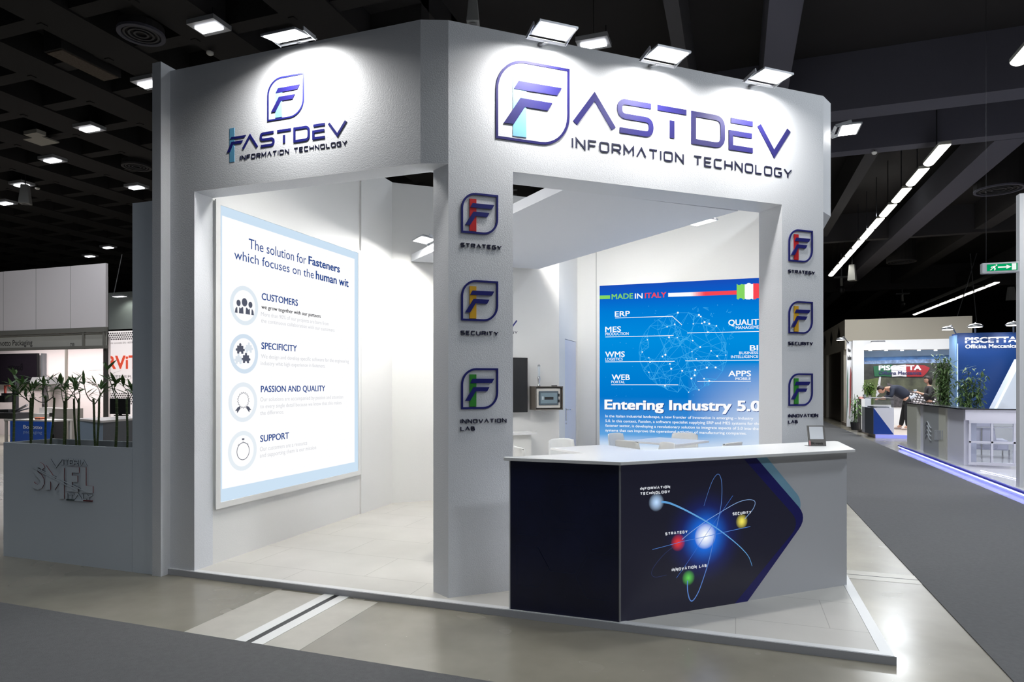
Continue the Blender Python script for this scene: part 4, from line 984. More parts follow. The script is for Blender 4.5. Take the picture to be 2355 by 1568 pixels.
for ci, (ba, tp, r, shoots, lab) in enumerate(canes):
    rn = random.Random(40+ci); yy = 4.13+.18*((ci*7) % 5)/4
    a = onY(*sb(*ba), yy); c_ = onY(*sb(*tp), yy); a.z = .93; 
    t = thing('bamboo_cane', lab, 'bamboo', a, 0, 'bamboo canes in the planter')
    b = MB(a); n = 12; pts = []
    for k in range(n+1):
        f_ = k/n; p = a.lerp(c_, f_); p.x += .004*sin(f_*6+ci); pts.append(p)
    b.tube(pts, r, 8); b.build('cane', cane_m, t, True)
    b = MB(a)
    for k in range(1, n): b.tube([pts[k]-Vector((0, 0, .003)), pts[k]+Vector((0, 0, .003))], r*1.14, 8)
    b.build('node_ring', cane_n, t)
    lf = MB(a); tw = MB(a)
    for sh in shoots:
        q_ = [onY(*sb(*p), yy) for p in sh]; q_[1].y += rn.uniform(-.04, .04); q_[2].y += rn.uniform(-.1, .1)
        cur = [q_[0]*(1-s)**2+q_[1]*2*s*(1-s)+q_[2]*s*s for s in [k/6 for k in range(7)]]
        tw.tube(cur, [r*.55*(1-.6*k/6) for k in range(7)], 6)
        for k in (2, 3, 4, 4, 5, 5, 6, 6, 6, 6):
            p0 = cur[k]; ang = rn.uniform(0, 2*pi); el_ = rn.uniform(-.1, 1.1); L = rn.uniform(.08, .165)
            d_ = Vector((cos(ang)*cos(el_), sin(ang)*cos(el_)*.8, sin(el_)))
            lf.leaf(p0, p0+d_*L, L*.2, bend=rn.uniform(.05, .3))
        lf.leaf(cur[-1], cur[-1]+(cur[-1]-cur[-2]).normalized()*.09, .022)
    tw.build('shoot', twig_m, t, True); k = lf.build('leaves', leaf_m, t)
    k.modifiers.new('thick', 'SOLIDIFY').thickness = .0008

# ------------------------------------------------------------------ stand with the framed name board, far left
BY = 11.0
def YP(px, py, y=BY): p = onY(px, py, y); return p.x, p.z
xl, zt = YP(-60, 622); xr, zr = YP(243, 605)
zf1 = YP(120, 764)[1]; zf0 = YP(120, 804)[1]
t = thing('exhibition_booth', 'plain white booth with an aluminium name board, far left behind the bamboo', 'booth', (xl, BY, 0))
o = (xl, BY, 0)
wall_l = M('dim_white_panel', (238, 228, 228), .6)
b = MB(o); b.rect(xl, zf1+.08, xr, zr, BY, BY+.06); b.build('upper_panel', wall_l, t)
for px in (8, 83, 162):
    x = YP(px, 700)[0]; b = MB(o); b.rect(x-.004, zf1+.08, x+.004, zr, BY-.003, BY); b.build('panel_joint', M('joint_grey', (150, 144, 142), .6), t)
gm = M('booth_aluminium', (150, 146, 138), .4, .4)
b = MB(o); b.rect(xl, zf0, xr, zf0+.07, BY, BY+.05); b.rect(xl, zf1-.07, xr, zf1-.035, BY, BY+.05); b.rect(xl, zf1-.03, xr, zf1+.08, BY-.02, BY+.05); b.build('rail', gm, t)
b = MB(o); b.rect(xl, zf0+.07, xr, zf1-.07, BY+.02, BY+.04); b.build('name_board', M('board_grey', (176, 172, 164), .5), t)
for px in (192, 239): x = YP(px, 790)[0]; b = MB(o); b.rect(x-.03, zf0, x+.03, zf1, BY-.012, BY+.05); b.build('divider', gm, t)
b = MB(o); x = YP(235, 790)[0]; b.rect(x-.03, .0, x+.05, zr-.3, BY+.05, BY+.12); b.build('corner_post', M('post_dark', (92, 88, 84), .5, .3), t)
bx, bz = YP(-14, 790); x2 = YP(74, 790)[0]
b = MB(o); text(b, 'Bonotto Packaging', bx-.02, YP(40, 794)[1], .13, x2-bx, .004, BY+.018); x = YP(160, 797)[0]; text(b, '730', x, YP(160, 797)[1], .085, .13, .004, BY+.018); b.build('board_lettering', M('board_ink', (60, 58, 58), .5), t)
RY_ = 13.6
b = MB(o); x0 = YP(-80, 900, RY_)[0]; x1 = YP(250, 900, RY_)[0]; b.rect(x0, 0, x1, 2.9, RY_, RY_+.06); b.build('rear_wall', M('booth_white', (226, 214, 212), .6), t)
b = MB(o); x = YP(154, 900, RY_)[0]; b.rect(x-.035, 0, x+.035, 2.9, RY_-.04, RY_); b.build('wall_post', gm, t)
lamp('AREA', 'booth_fill_light', (-17.2, 12.2, 2.85), 230, (1, .94, .93), None, (0, 0, 0), shape='RECTANGLE', size=6.5, size_y=.6)  # unseen fill light added to brighten the booth's rear wall
x0, z0 = YP(-40, 884, RY_-.2); x1, z1 = YP(86, 812, RY_-.2)
t = thing('television', 'dark screen with a mirrored faint logo, on the far left booth wall', 'television', (x0, RY_-.2, z0)); o = (x0, RY_-.2, z0)
b = MB(o); b.rect(x0, z0, x1, z1, RY_-.2, RY_-.14); b.build('casing', black, t); b = MB(o); b.rect(x0+.03, z0+.03, x1-.03, z1-.03, RY_-.204, RY_-.2); b.build('screen', M('dark_screen', (24, 20, 26), .2), t)
b = MB(o); xa, za = YP(52, 842, RY_-.2); text(b, 'Bonotto', 0, za-.12, .2, .62, .02, RY_-.206); b.v = [Vector((xa-x0-(v.x+x0), v.y, v.z)) for v in b.v]; b.f = [f[::-1] for f in b.f]; b.build('mirrored_lettering', M('faint_logo', (13, 11, 15), .3), t)
b = MB(o); b.rect(x1+.03, z0, x1+.1, z1, RY_-.12, RY_); b.build('wall_mount', alu_dark, t)
# packing table
ty = 11.4; p0 = onY(24, 964, ty); p1 = onY(118, 964, ty); tz = p0.z
t = thing('packing_table', 'grey packing table with a blue lettered front, behind the left bamboo', 'table', (p0.x, ty, 0)); o = (p0.x, ty, 0)
b = MB(o); b.box(p0.x-.25, ty, tz-.04, p1.x, ty+.55, tz); b.build('tabletop', M('table_grey', (170, 168, 166), .5), t)
b = MB(o); b.box(p0.x, ty-.01, .06, p1.x, ty+.01, tz-.04); b.build('front_panel', M('packing_blue', (14, 74, 168), .45), t)
for lx, ly in ((p0.x-.25, ty+.02), (p1.x-.06, ty+.48), (p0.x-.25, ty+.48)): b = MB(o); b.box(lx, ly, 0, lx+.05, ly+.05, tz-.04); b.build('leg', M('table_grey', (170, 168, 166), .5), t)
xa, za = YP(55, 985, ty); xb = YP(98, 985, ty)[0]
b = MB(o); text(b, 'Bonotto', xa, za, .085, xb-xa, .02, ty-.014); b.build('bold_lettering', M('white_ink', (226, 228, 232), .5), t)
b = MB(o); text(b, 'packaging', xa, YP(55, 995, ty)[1]-.01, .075, xb-xa, -.004, ty-.014); b.build('light_lettering', M('pale_blue_ink', (150, 172, 206), .5), t)
# machine on the table
mx0 = YP(40, 958, ty+.3)[0]; t = thing('packing_machine', 'small dark packing machine with an arm, standing on the packing table', 'machine', (mx0, ty+.29, tz)); 
b = MB(); b.box(-.5, -.2, 0, .25, .2, .16); b.box(-.45, -.15, .16, -.1, .15, .24); b.build('bed', dark_metal, t, bevel=.01)
b = MB(); b.tube([(-.1, 0, .2), (.25, -.05, .28), (.45, -.05, .36)], .03, 8); b.tube([(-.05, .1, .2), (.3, .1, .27)], .02, 8); b.build('arm', M('mid_metal', (120, 120, 124), .4, .5), t)
b = MB(); b.box(-.12, -.04, .2, -.02, .06, .95); b.box(-.55, -.03, .6, -.02, .05, .66); b.build('column', dark_metal, t)
b = MB(); b.box(-.55, -.08, .42, -.35, .12, .6); b.build('motor_head', black, t)
b = MB(); b.box(-.42, -.05, .66, -.38, -.01, .86); b.box(-.42, -.05, .84, -.22, -.01, .87); b.build('red_guide', M('dull_red', (150, 60, 50), .5), t)
p = onY(96, 957, ty+.2); t = thing('tape_pack', 'small orange pack lying on the packing table', 'pack', (p.x, ty+.15, tz)); b = MB(); b.box(-.1, -.06, 0, .1, .06, .06); b.build('pack_body', M('orange_pack', (206, 104, 66), .6), t, bevel=.01); b = MB(); b.box(-.1, -.062, .02, .1, .062, .035); b.build('pack_band', M('dark_ink', (50, 48, 48), .4), t)
p = onZ(120, 941, .9); t = thing('monitor_stand', 'grey upright stand with a tilted hood and cable, behind the packing table', 'stand', (YP(103, 950, 13.3)[0], 13.3, 0))
b = MB(); b.box(-.05, -.05, 0, .05, .05, 1.75); b.build('upright', M('mid_metal', (120, 120, 124), .4, .5), t)
b = MB(); b.add([(-.3, -.25, 1.55), (.45, -.25, 1.55), (.45, .25, 1.55), (-.3, .25, 1.55), (-.3, -.15, 1.75), (.3, -.15, 1.75), (.3, .15, 1.75), (-.3, .15, 1.75)], [(3, 2, 1, 0), (4, 5, 6, 7), (0, 1, 5, 4), (1, 2, 6, 5), (2, 3, 7, 6), (3, 0, 4, 7)]); b.build('hood', M('hood_grey', (108, 108, 108), .5), t)
b = MB(); b.tube([(-.4+.1*k, -.1, 1.2-.18*sin(k*pi/9)) for k in range(10)], .015, 6); b.build('cable', black, t)
x0 = YP(120, 940, 12.02)[0]; x1 = YP(149, 940, 12.02)[0]; za = YP(130, 940, 12.02)[1]
t = thing('electrical_cabinet', 'grey metal cabinet with three black hinges, right of the blue table front', 'cabinet', (x0, 12.02, 0))
b = MB(); b.box(0, 0, 0, x1-x0, .5, za); b.build('body', M('cabinet_grey', (128, 124, 120), .5), t)
for k in range(3): b = MB(); b.box(-.04, -.05, .14+.28*k, .06, 0, .24+.28*k); b.build('hinge', black, t)
x0 = YP(82, 940, 12.5)[0]; b = MB(); b.box(x0, 12.6, .74, x0+.5, 12.9, .9); tag(b.build('steel_box', M('table_grey', (170, 168, 166), .5)), 'pale steel box behind the blue front, left of the grey cabinet', 'box')
ob = bpy.data.objects['steel_box']
b = MB(); b.box(x0-.1, 12.5, .0, x0+.55, 13.0, .74); tag(b.build('side_table', M('table_grey', (170, 168, 166), .5)), 'grey side table under the pale steel box behind the bamboo', 'table')
# counter of the next booth
pc = onZ(237, 967, 1.0); pa = onZ(178, 962, 1.0); pb_ = onZ(330, 960, 1.0)
t = thing('booth_counter', 'grey counter with a white top and pale blue side, behind the right bamboo', 'counter', (pc.x, pc.y, 0))
def rel(p): return (p.x-pc.x, p.y-pc.y)
bk = Vector((.2, 1.0)); A_ = rel(pa); B_ = rel(pb_)
b = MB(); b.prism([(0, 0), B_, (B_[0]-.3, B_[1]+.7), (A_[0]+.1, A_[1]+.8), A_], 0, .97); b.build('body', M('counter_slate', (112, 112, 116), .5), t)
b = MB(); b.prism([(0, 0), A_, (A_[0]+.003, A_[1]-.006), (.003, -.006)], 0.0, .97); b.build('side_panel', M('pale_blue_side', (160, 176, 196), .5), t)
b = MB(); b.prism([(.02, -.04), (B_[0], B_[1]-.04), (B_[0]-.3, B_[1]+.72), (A_[0]+.1, A_[1]+.82), (A_[0]-.03, A_[1])], .97, 1.0); b.build('top', M('counter_top_pale', (226, 216, 212), .4), t)
p = onZ(262, 957, 1.0); t = thing('black_monitor', 'black monitor standing on the white topped counter below the red letters', 'monitor', (p.x, p.y+.1, 1.0)); b = MB(); b.box(-.22, 0, .03, .22, .03, .3); b.build('screen', black, t); b = MB(); b.box(-.1, -.02, 0, .1, .1, .02); b.box(-.03, .01, .02, .03, .03, .05); b.build('foot', black, t)
# lit display with red letters
RV = 15.0
x0, z1 = YP(246, 762, RV); x1, z0 = YP(330, 934, RV)
t = thing('lit_display', 'bright white display with large red letters between two dotted bands, left of the stand', 'display', (x0, RV, 0)); o = (x0, RV, 0)
b = MB(o); b.rect(x0, 0, x1, z1, RV, RV+.1); b.build('panel', M('lit_white_board', (240, 232, 230), .6, emit=.6), t)  # brightness of the spot-lit board is put in as emission
dots = MB(o)
for (pa_, pb2) in ((763, 782), (898, 930)):
    za = YP(270, pa_, RV)[1]; zb = YP(270, pb2, RV)[1]; nz = max(2, int((za-zb)/.062))
    for i in range(nz):
        for k in range(18):
            x = x0+.04+.075*k+(.037 if i % 2 else 0)
            if x < x1: dots.disc(x, zb+.03+.062*i, .025, RV-.002, RV, 8)
dots.build('dotted_band', M('dot_dark', (58, 50, 56), .6), t)['kind'] = 'stuff'
lt = M('orange_red_letter', (226, 84, 58), .5, emit=.5)  # letters glow too, for the same spot light
b = MB(o); xa, za = YP(247, 848, RV); xb = YP(318, 848, RV)[0]; text(b, 'RViT', xa, za, YP(246, 819, RV)[1]-za, xb-xa, .03, RV-.004); b.build('red_lettering', lt, t)
b = MB(o); xa, za = YP(256, 868, RV); text(b, 'TENER', xa, za, .07, YP(303, 868, RV)[0]-xa, 0, RV-.004); xa, za = YP(248, 791, RV); text(b, 'turale secondo EN 14399', xa, za, .06, YP(305, 791, RV)[0]-xa, 0, RV-.004); b.build('grey_lettering', M('grey_ink', (150, 146, 148), .5), t)
b = MB(o); xa = YP(246, 700, RV+.3)[0]; xb = YP(340, 700, RV+.3)[0]; b.rect(xa, YP(270, 757, RV+.3)[1], xb, YP(270, 672, RV+.3)[1], RV+.3, RV+.36); b.build('upper_wall', M('grey_green_wall', (120, 126, 122), .6), t)
p = onY(275, 682, RV-.1); t = thing('strip_lamp', 'slim lamp washing the grey wall above the red lettered display', 'lamp', (p.x, RV-.1, p.z)); b = MB(); b.box(-.22, -.1, 0, .22, .1, .05); b.build('housing', alu, t); b = MB(); b.box(-.2, -.08, -.006, .2, .08, 0); b.build('lens', lens_hall, t); b = MB(); b.box(-.02, .1, .01, .02, .4, .04); b.build('arm', alu, t)
b = MB(); b.tube([(-.25, 0, .05), (.1, 0, 1.3)], .012, 5); b.build('hanger_wire', alu, t)
lamp('SPOT', 'strip_lamp_light', (0, 0, -.02), 25, (.95, 1, .93), t, (radians(25), 0, 0), spot_size=radians(130), spot_blend=.6, shadow_soft_size=.1)

# ------------------------------------------------------------------ stands along the right hand aisle
gl_fl = M('glossy_white_floor', (206, 206, 212), .08)
t = thing('raised_platform', 'glossy white platform edged with a blue light strip, right of the aisle', 'platform', (3.7, 9, 0))
b = MB((3.7, 9, 0)); b.box(3.7, 8.5, 0, 12, 17.6, .1); b.build('deck', gl_fl, t)
t = thing('led_strip', 'glowing blue light strip along the foot of the white platform', 'light strip', (3.68, 9, 0))
b = MB((3.68, 9, 0)); b.box(3.668, 8.6, .045, 3.699, 17.55, .068); b.build('tube', E('led_blue_white', (150, 160, 255), 4.5), t)
b = MB((3.68, 9, 0)); b.box(3.66, 8.6, .07, 3.7, 17.6, .1); b.build('cover_profile', M('deep_blue_profile', (40, 44, 170), .3, emit=.25), t)
lamp('AREA', 'led_light', (.0-.02, 4, .055), 26, (.12, .14, 1), t, (0, radians(-90), 0), shape='RECTANGLE', size=.03, size_y=8.8)
t2 = thing('led_strip', 'short white light strip on the glossy platform under the glazed partition', 'light strip', (4.06, 10.9, .1))
p0 = onZ(2256, 1083, .1); p1 = onZ(2345, 1104, .1); b = MB((4.06, 10.9, .1)); b.bar((p0.x, p0.y, .108), (p1.x, p1.y, .108), .02, .014); b.build('tube', E('led_white', (205, 210, 255), 3), t2)
b = MB((4.06, 10.9, .1)); b.bar((p0.x, p0.y, .102), (p1.x, p1.y, .102), .04, .004); b.build('base_profile', alu, t2)
# silver and white counter wall
cream = M('cream_laminate', (224, 222, 206), .35); silver = M('brushed_silver', (178, 180, 180), .4); lav = M('white_gloss_panel', (236, 235, 246), .25)
t = thing('reception_counter', 'long silver and white counter wall with a wave logo, beside the right aisle', 'counter', (3.8, 13.3, .1)); o = (3.8, 13.3, .1)
zt = 1.1
for (y0, y1, x0, m_, nm) in ((16.35, 17.2, 3.77, cream, 'end_panel'), (15.95, 16.35, 3.84, lav, 'white_column'), (14.85, 15.95, 3.80, silver, 'logo_panel'), (14.4, 14.85, 3.80, cream, 'cream_panel'), (13.46, 14.4, 3.83, lav, 'front_block')):
    b = MB(o); b.box(x0, y0, .1, 4.02, y1, zt); b.build(nm, m_, t)
b = MB(o); b.box(3.75, 13.46, zt, 4.05, 17.22, zt+.02); b.build('dark_top', M('dark_glass_top', (34, 34, 40), .15), t)
SF = Frame(3.799, 0, -pi/2)   # looking at the aisle side of the counter
pw2 = M('silver_relief', (208, 210, 214), .3, .2)
def sp2(x, y): return SF.uv(2060+x/6.03, 880+y/6.03)
for k in range(4):
    b = MB(o); pts = []
    for j in range(13):
        u, z = sp2(412+85*j/12, 600+58*k-62*sin(pi*min(1, j/8))+(30*(j-8)/4 if j > 8 else 0)); pts.append((3.799-.008, 15.95 and -u, z))
    b.tube(pts, .009, 6); b.build('wave_relief', pw2, t)
b = MB(o)
for i, (xa, xb) in enumerate(((545, 560), (580, 590), (600, 612), (625, 650))):
    for x_ in (xa, xb):
        u, z0 = sp2(x_, 790); _, z1 = sp2(x_, 660); b.box(3.79, -u-.02, z0, 3.80, -u+.02, z1)
b.build('relief_letters', pw2, t)
# glazed partition with its frame, and the rest of the enclosure
gx0, gz1 = YP(2228, 966, 13.4); gx1 = gx0+1.45; gz0 = .1
t = thing('glazed_partition', 'white framed low partition with glass panes, right of the white counter block', 'partition', (gx0, 13.4, .1)); o = (gx0, 13.4, .1)
b = MB(o); b.rect(3.83, gz1, gx1, 1.1, 13.38, 13.44); b.build('top_board', lav, t)
b = MB(o); fz0 = YP(2228, 1062, 13.4)[1]
b.rect(gx0, fz0-.05, gx1, fz0+.0, 13.38, 13.43); b.rect(gx0, gz1-.05, gx1, gz1, 13.38, 13.43)
xs = [YP(px, 1000, 13.4)[0] for px in (2230, 2281, 2333, 2385)]
zm = YP(2281, 1017, 13.4)[1]
for x in xs: b.rect(x-.016, fz0, x+.016, gz1-.05, 13.385, 13.425)
b.rect(gx0, zm-.014, gx1, zm+.014, 13.385, 13.425); b.build('frame', M('white_frame', (228, 228, 240), .4), t)
gmat = bpy.data.materials.new('clear_glass'); gmat.use_nodes = True; nt = gmat.node_tree; nt.nodes.remove(nt.nodes['Principled BSDF'])
tr = nt.nodes.new('ShaderNodeBsdfTransparent'); tr.inputs[0].default_value = (.9, .92, .95, 1); gs = nt.nodes.new('ShaderNodeBsdfGlossy'); gs.inputs['Roughness'].default_value = .02
ms = nt.nodes.new('ShaderNodeMixShader'); ms.inputs[0].default_value = .07; nt.links.new(tr.outputs[0], ms.inputs[1]); nt.links.new(gs.outputs[0], ms.inputs[2]); nt.links.new(ms.outputs[0], nt.nodes['Material Output'].inputs[0])
for i in range(3):
    for (za, zb) in ((fz0, zm-.014), (zm+.014, gz1-.05)):
        b = MB(o); b.rect(xs[i]+.016, za, xs[i+1]-.016, zb, 13.403, 13.409); b.build('glass_pane', gmat, t)
b = MB(o); b.box(3.78, 13.36, 1.1, gx1+2, 13.455, 1.12); b.build('dark_top', M('dark_glass_top', (34, 34, 40), .15), t)
b = MB(); b.box(4.1, 16.9, .1, 9, 17.0, .98); tag(b.build('low_wall', M('white_laminate', (238, 238, 238), .25)), 'low white wall closing the platform behind the glazed partition', 'low wall')
# armchair behind the glass
p = onZ(2272, 1056, .1); t = thing('armchair', 'pale armchair with a chrome rail, seen through the glass panes', 'armchair', (p.x+.15, p.y+.5, .1), radians(-10))
uph = M('lavender_white_leather', (196, 196, 214), .45)
b = MB(); b.box(-.3, -.28, .16, .3, .3, .36); b.build('seat', uph, t, bevel=.03)
b = MB(); b.add([(-.3, -.34, .2), (.12, -.34, .2), (.05, -.34, .72), (-.3, -.34, .72), (-.3, -.26, .2), (.12, -.26, .2), (.05, -.26, .72), (-.3, -.26, .72)], [(0, 1, 2, 3), (7, 6, 5, 4), (0, 4, 5, 1), (1, 5, 6, 2), (2, 6, 7, 3), (3, 7, 4, 0)]); b.build('backrest', uph, t, bevel=.02)
b = MB(); b.tube([(-.32, -.37, .6), (.36, -.37, .62)], .014); b.tube([(-.32, -.37, .28), (.36, -.37, .3)], .012); b.build('chrome_rail', chrome, t)
for x, y in ((-.14, -.36), (.3, -.3), (-.28, .28), (.28, .28)): b = MB(); b.tube([(x, y, 0), (x, y, .6 if y < 0 and x < 0 else .18)], .014); b.build('leg', chrome, t)
# tall grey end wall at the right edge of the picture, with the exit sign on it
struct(MB().box(3.762, 10.88, .1, 5.4, 11.0, 4.22).build('wall_neighbour', M('neighbour_wall_grey', (214, 214, 216), .5)))
ex0, ez0 = YP(2259, 629, 10.8); ex1, ez1 = YP(2341, 601, 10.8)
t = thing('exit_sign', 'green emergency exit sign with running figure, arrow and door, fixed beside the grey wall', 'exit sign', (ex0, 10.8, ez0)); o = (ex0, 10.8, ez0)
W_ = ex1-ex0; Hh = ez1-ez0
b = MB(); b.rect(0, 0, W_+.02, Hh, 0, .09); b.build('casing', M('sign_grey', (176, 178, 182), .5), t, bevel=.008)
b = MB(); b.rect(.055, .03, W_-.005, Hh-.022, -.004, 0); b.build('green_face', E('exit_green', (0, 158, 96), 1), t)
wg = E('exit_white', (240, 250, 244), 1)
k = (Hh-.05)/1.0; fx = .09
def fg(*pp): return [(fx+a*k, .03+c_*k) for a, c_ in pp]
b = MB(); b.panel(fg((.34, .68), (.62, .76), (.72, .6), (.62, .46), (.74, .3), (.62, .06), (.5, .08), (.56, .3), (.4, .42), (.16, .12), (.0, .12), (.02, .2), (.14, .24), (.36, .58), (.3, .62), (.18, .44), (.1, .5), (.22, .66)), -.007, -.004); b.disc(fx+.8*k, .03+.82*k, .1*k, -.007, -.004); b.build('running_figure', wg, t)
b = MB(); a0 = W_*.44; b.panel([(a0, .03+.4*k), (a0+.1, .03+.4*k), (a0+.1, .03+.2*k), (a0+.16, .03+.5*k), (a0+.1, .03+.8*k), (a0+.1, .03+.6*k), (a0, .03+.6*k)], -.007, -.004); b.build('arrow', wg, t)
b = MB(); b.rect(W_*.83, .035, W_*.95, .03+.95*k, -.007, -.004); b.build('door_symbol', wg, t)
b = MB(); b.tube([(.06, .045, Hh), (.06, .045, 7.9-ez0)], .002, 5); b.build('hanger_wire', dark_metal, t)
for xy_, lab in (((2237, 645), 'thin hanging cable left of the exit sign'), ((2227, 645), 'thin slanting cable hanging above the tan stand')):
    p = onY(*xy_, 37.0); q_ = onY(2246 if 'left' in lab else 2197, 742, 37.0); t = thing('hanging_cable', lab, 'cable', q_, 0); b = MB(q_); d_ = p-q_; b.tube([q_, q_+d_*((7.92-q_.z)/d_.z)], .02, 5); b.build('wire', alu, t)
# blue stand with white lettering
BLY = 19.6
x0, z1 = YP(2203, 766, BLY); x1 = YP(2420, 766, BLY)[0]
bl = M('royal_blue_panel', (12, 60, 126), .45); blw = M('lit_white_letter', (244, 246, 250), .5)
t = thing('blue_wall', 'tall blue display wall with white lettering, behind the white counter on the right', 'display wall', (x0, BLY, .1)); o = (x0, BLY, .1)
b = MB(o); b.box(x0, BLY, .0, x1, BLY+.5, z1); b.build('panel', bl, t)
b = MB(o); b.box(x0-.06, BLY+.02, 0, x0-.005, BLY+.5, z1-.05); b.build('side_panel', M('pale_blue_edge', (120, 160, 208), .45), t)
b = MB(o); b.box(x0-.02, BLY-.012, 0.9, x0+.0, BLY, 2.6); b.build('edge_light', E('edge_light_white', (215, 235, 255), 1.2), t)
xa, za = YP(2220, 788.5, BLY); xb = YP(2338, 789, BLY)[0]
b = MB(o); text(b, 'PISCETTA', xa, za, YP(2220, 776.5, BLY)[1]-za, xb-xa, .05, BLY-.012); b.build('large_lettering', blw, t)
b = MB(o); xa, za = YP(2220, 801, BLY); xb = YP(2339, 800, BLY)[0]; text(b, 'Officina Meccanica', xa, za, YP(2220, 792.5, BLY)[1]-za, xb-xa, .03, BLY-.012); b.build('small_lettering', blw, t)
b = MB(o)
xa = YP(2220, 782, BLY)[0]; xb = YP(2338, 782, BLY)[0]; za = YP(2220, 783.3, BLY)[1]; b.rect(xa-.01, za, xb+.02, za+.022, BLY-.016, BLY-.012); b.build('cut_line', bl, t)
p0 = onY(2293, 932, 18.9); p1 = onY(2372, 932, 18.9); pt_ = onY(2348, 825, 18.9)
t = thing('display_pyramid', 'white pyramid shaped display with glowing edges, before the blue wall', 'display', (p0.x, 18.9, 0)); o = (p0.x, 18.9, 0)
def ext(a, c_, z): k = (z-c_.z)/(a.z-c_.z); return (c_.x+(a.x-c_.x)*k, z)
L0 = ext(p0, pt_, 0); R0 = ext(p1, pt_, 0)
b = MB(o); b.panel([L0, R0, (pt_.x, pt_.z)], 18.9, 19.3); b.build('body', M('white_display', (214, 222, 236), .5, emit=.45), t)
b = MB(o); b.stroke([L0, (pt_.x, pt_.z), R0], .05, 18.885, 18.9); b.build('edge_light', E('edge_light_white2', (225, 245, 245), 1.6), t)
def arm_lamp(px, py, y, label, bx, by, r=.16, power=30, reach=.55):
    p = onY(px, py, y); q_ = onY(bx, by, y+reach)
    t = thing('arm_lamp', label, 'lamp', p, 0, 'arm lamps over the far stands')
    b = MB(); b.lathe([(r*.9, .0), (r, .02), (r*.7, .07), (.03, .09)], n=18); b.build('shade', alu, t, True)
    b = MB(); b.lathe([(r*.86, -.006), (r*.86, .004)], n=18); b.build('lens', lens, t)
    d_ = q_-p; b = MB(); b.tube([(0, 0, .06), (d_.x*.4, d_.y*.4, .12), (d_.x, d_.y, d_.z)], .018, 6); b.build('arm', alu_dark, t)
    if power: lamp('SPOT', 'arm_lamp_light', (0, 0, -.03), power, (.96, .98, 1), t, (radians(25), 0, 0), spot_size=radians(120), spot_blend=.7, shadow_soft_size=.1)
arm_lamp(2243, 752, BLY-.5, 'round bright lamp on a short arm above the left of the blue wall', 2243, 768, .17, 34)
arm_lamp(2331, 748, BLY-.5, 'round bright lamp on a short arm at the right end of the blue wall', 2331, 768, .17, 34)
arm_lamp(2179, 758, 19.5, 'small round lamp on a curved arm left of the blue wall', 2200, 770, .14, 25, .4)
# tan block behind, with dark diamonds on its side
TY = 28.0
x0, z1 = YP(1943, 735, TY); x1 = YP(2236, 724, TY)[0]
tan_m = M('tan_wall', (222, 213, 196), .6)
t = thing('exhibition_booth', 'large plain tan booth block rising behind the far stands', 'booth', (x0, TY, 0)); o = (x0, TY, 0)
y2 = 35.0
b = MB(o); b.box(x0, TY, 2.9, x1, y2, z1); b.box(x0, TY+.3, 0, x0+.3, TY+1.0, 2.9); b.box(x0, y2-1.6, 0, x0+.3, y2, 2.9); b.box(x0+.6, TY+.3, 0, x1, TY+.6, 2.9); b.build('walls', tan_m, t)
b = MB(o); b.box(x0+.1, TY+1.0, 0, x0+.16, y2-1.6, 2.9); b.build('dark_opening', M('dim_brown_glass', (84, 72, 62), .3), t)
b = ML(o)
for k in range(3):
    yc = TY+1.5+2.2*k; zc = z1-.5
    b.add([(x0-.01, yc-.4, zc), (x0-.01, yc, zc-.36), (x0-.01, yc+.4, zc), (x0-.01, yc, zc+.36)], [(0, 1, 2, 3)]); b.cut()
b.build('diamond', M('diamond_brown', (62, 56, 48), .5), t)
# landscape stand: mural, header, tricolour side panel
MY = 26.0
t = thing('exhibition_booth', 'white booth with a landscape mural and a tricolour brush sign, far down the aisle', 'booth', (4.2, MY, .1)); o = (4.2, MY, .1)
def MPp(px, py): return YP(px, py, MY)
wb = M('booth_clean_white', (228, 228, 228), .5)
b = MB(o); xa, za = MPp(1978, 807); xb, zb = MPp(2215, 781); b.rect(xa-.1, za, xb, zb, MY-.7, MY+.05); b.build('header', wb, t)
b = MB(o); xs0 = YP(1961, 900, MY-1.6)[0]; b.box(xs0, MY-1.6, .1, xs0+.34, MY-1.2, YP(1961, 783, MY-1.6)[1]); b.build('side_post', wb, t)
b = MB(o); xs1 = YP(1947, 900, MY-1.5)[0]; zz = YP(1950, 785, MY-1.5)[1]; b.box(xs1, MY-1.5, .1, xs0, MY-1.45, zz); b.build('side_panel', M('banner_white', (222, 222, 224), .5), t)
for (fa, fb_, m_) in ((.08, .3, M('banner_green', (90, 122, 104), .5)), (.55, .9, M('banner_red', (150, 60, 58), .5))):
    b = MB(o); wd = xs0-xs1; b.panel([(xs1+wd*(fa-.05), .35), (xs1+wd*fb_*.9, .9), (xs1+wd*fb_, 1.9), (xs1+wd*(fa+fb_)/2, 2.15), (xs1+wd*fa, 1.7)], MY-1.506, MY-1.5); b.build('banner_brush', m_, t)
b = ML(o); text(b, 'Italian', xs1+.03, zz-.62, .14, (xs0-xs1)-.06, .02, MY-1.51); b.cut(); text(b, 'Vite', xs1+.03, zz-.36, .12, (xs0-xs1)-.08, .02, MY-1.51); b.build('banner_lettering', M('dark_ink', (50, 48, 48), .4), t)
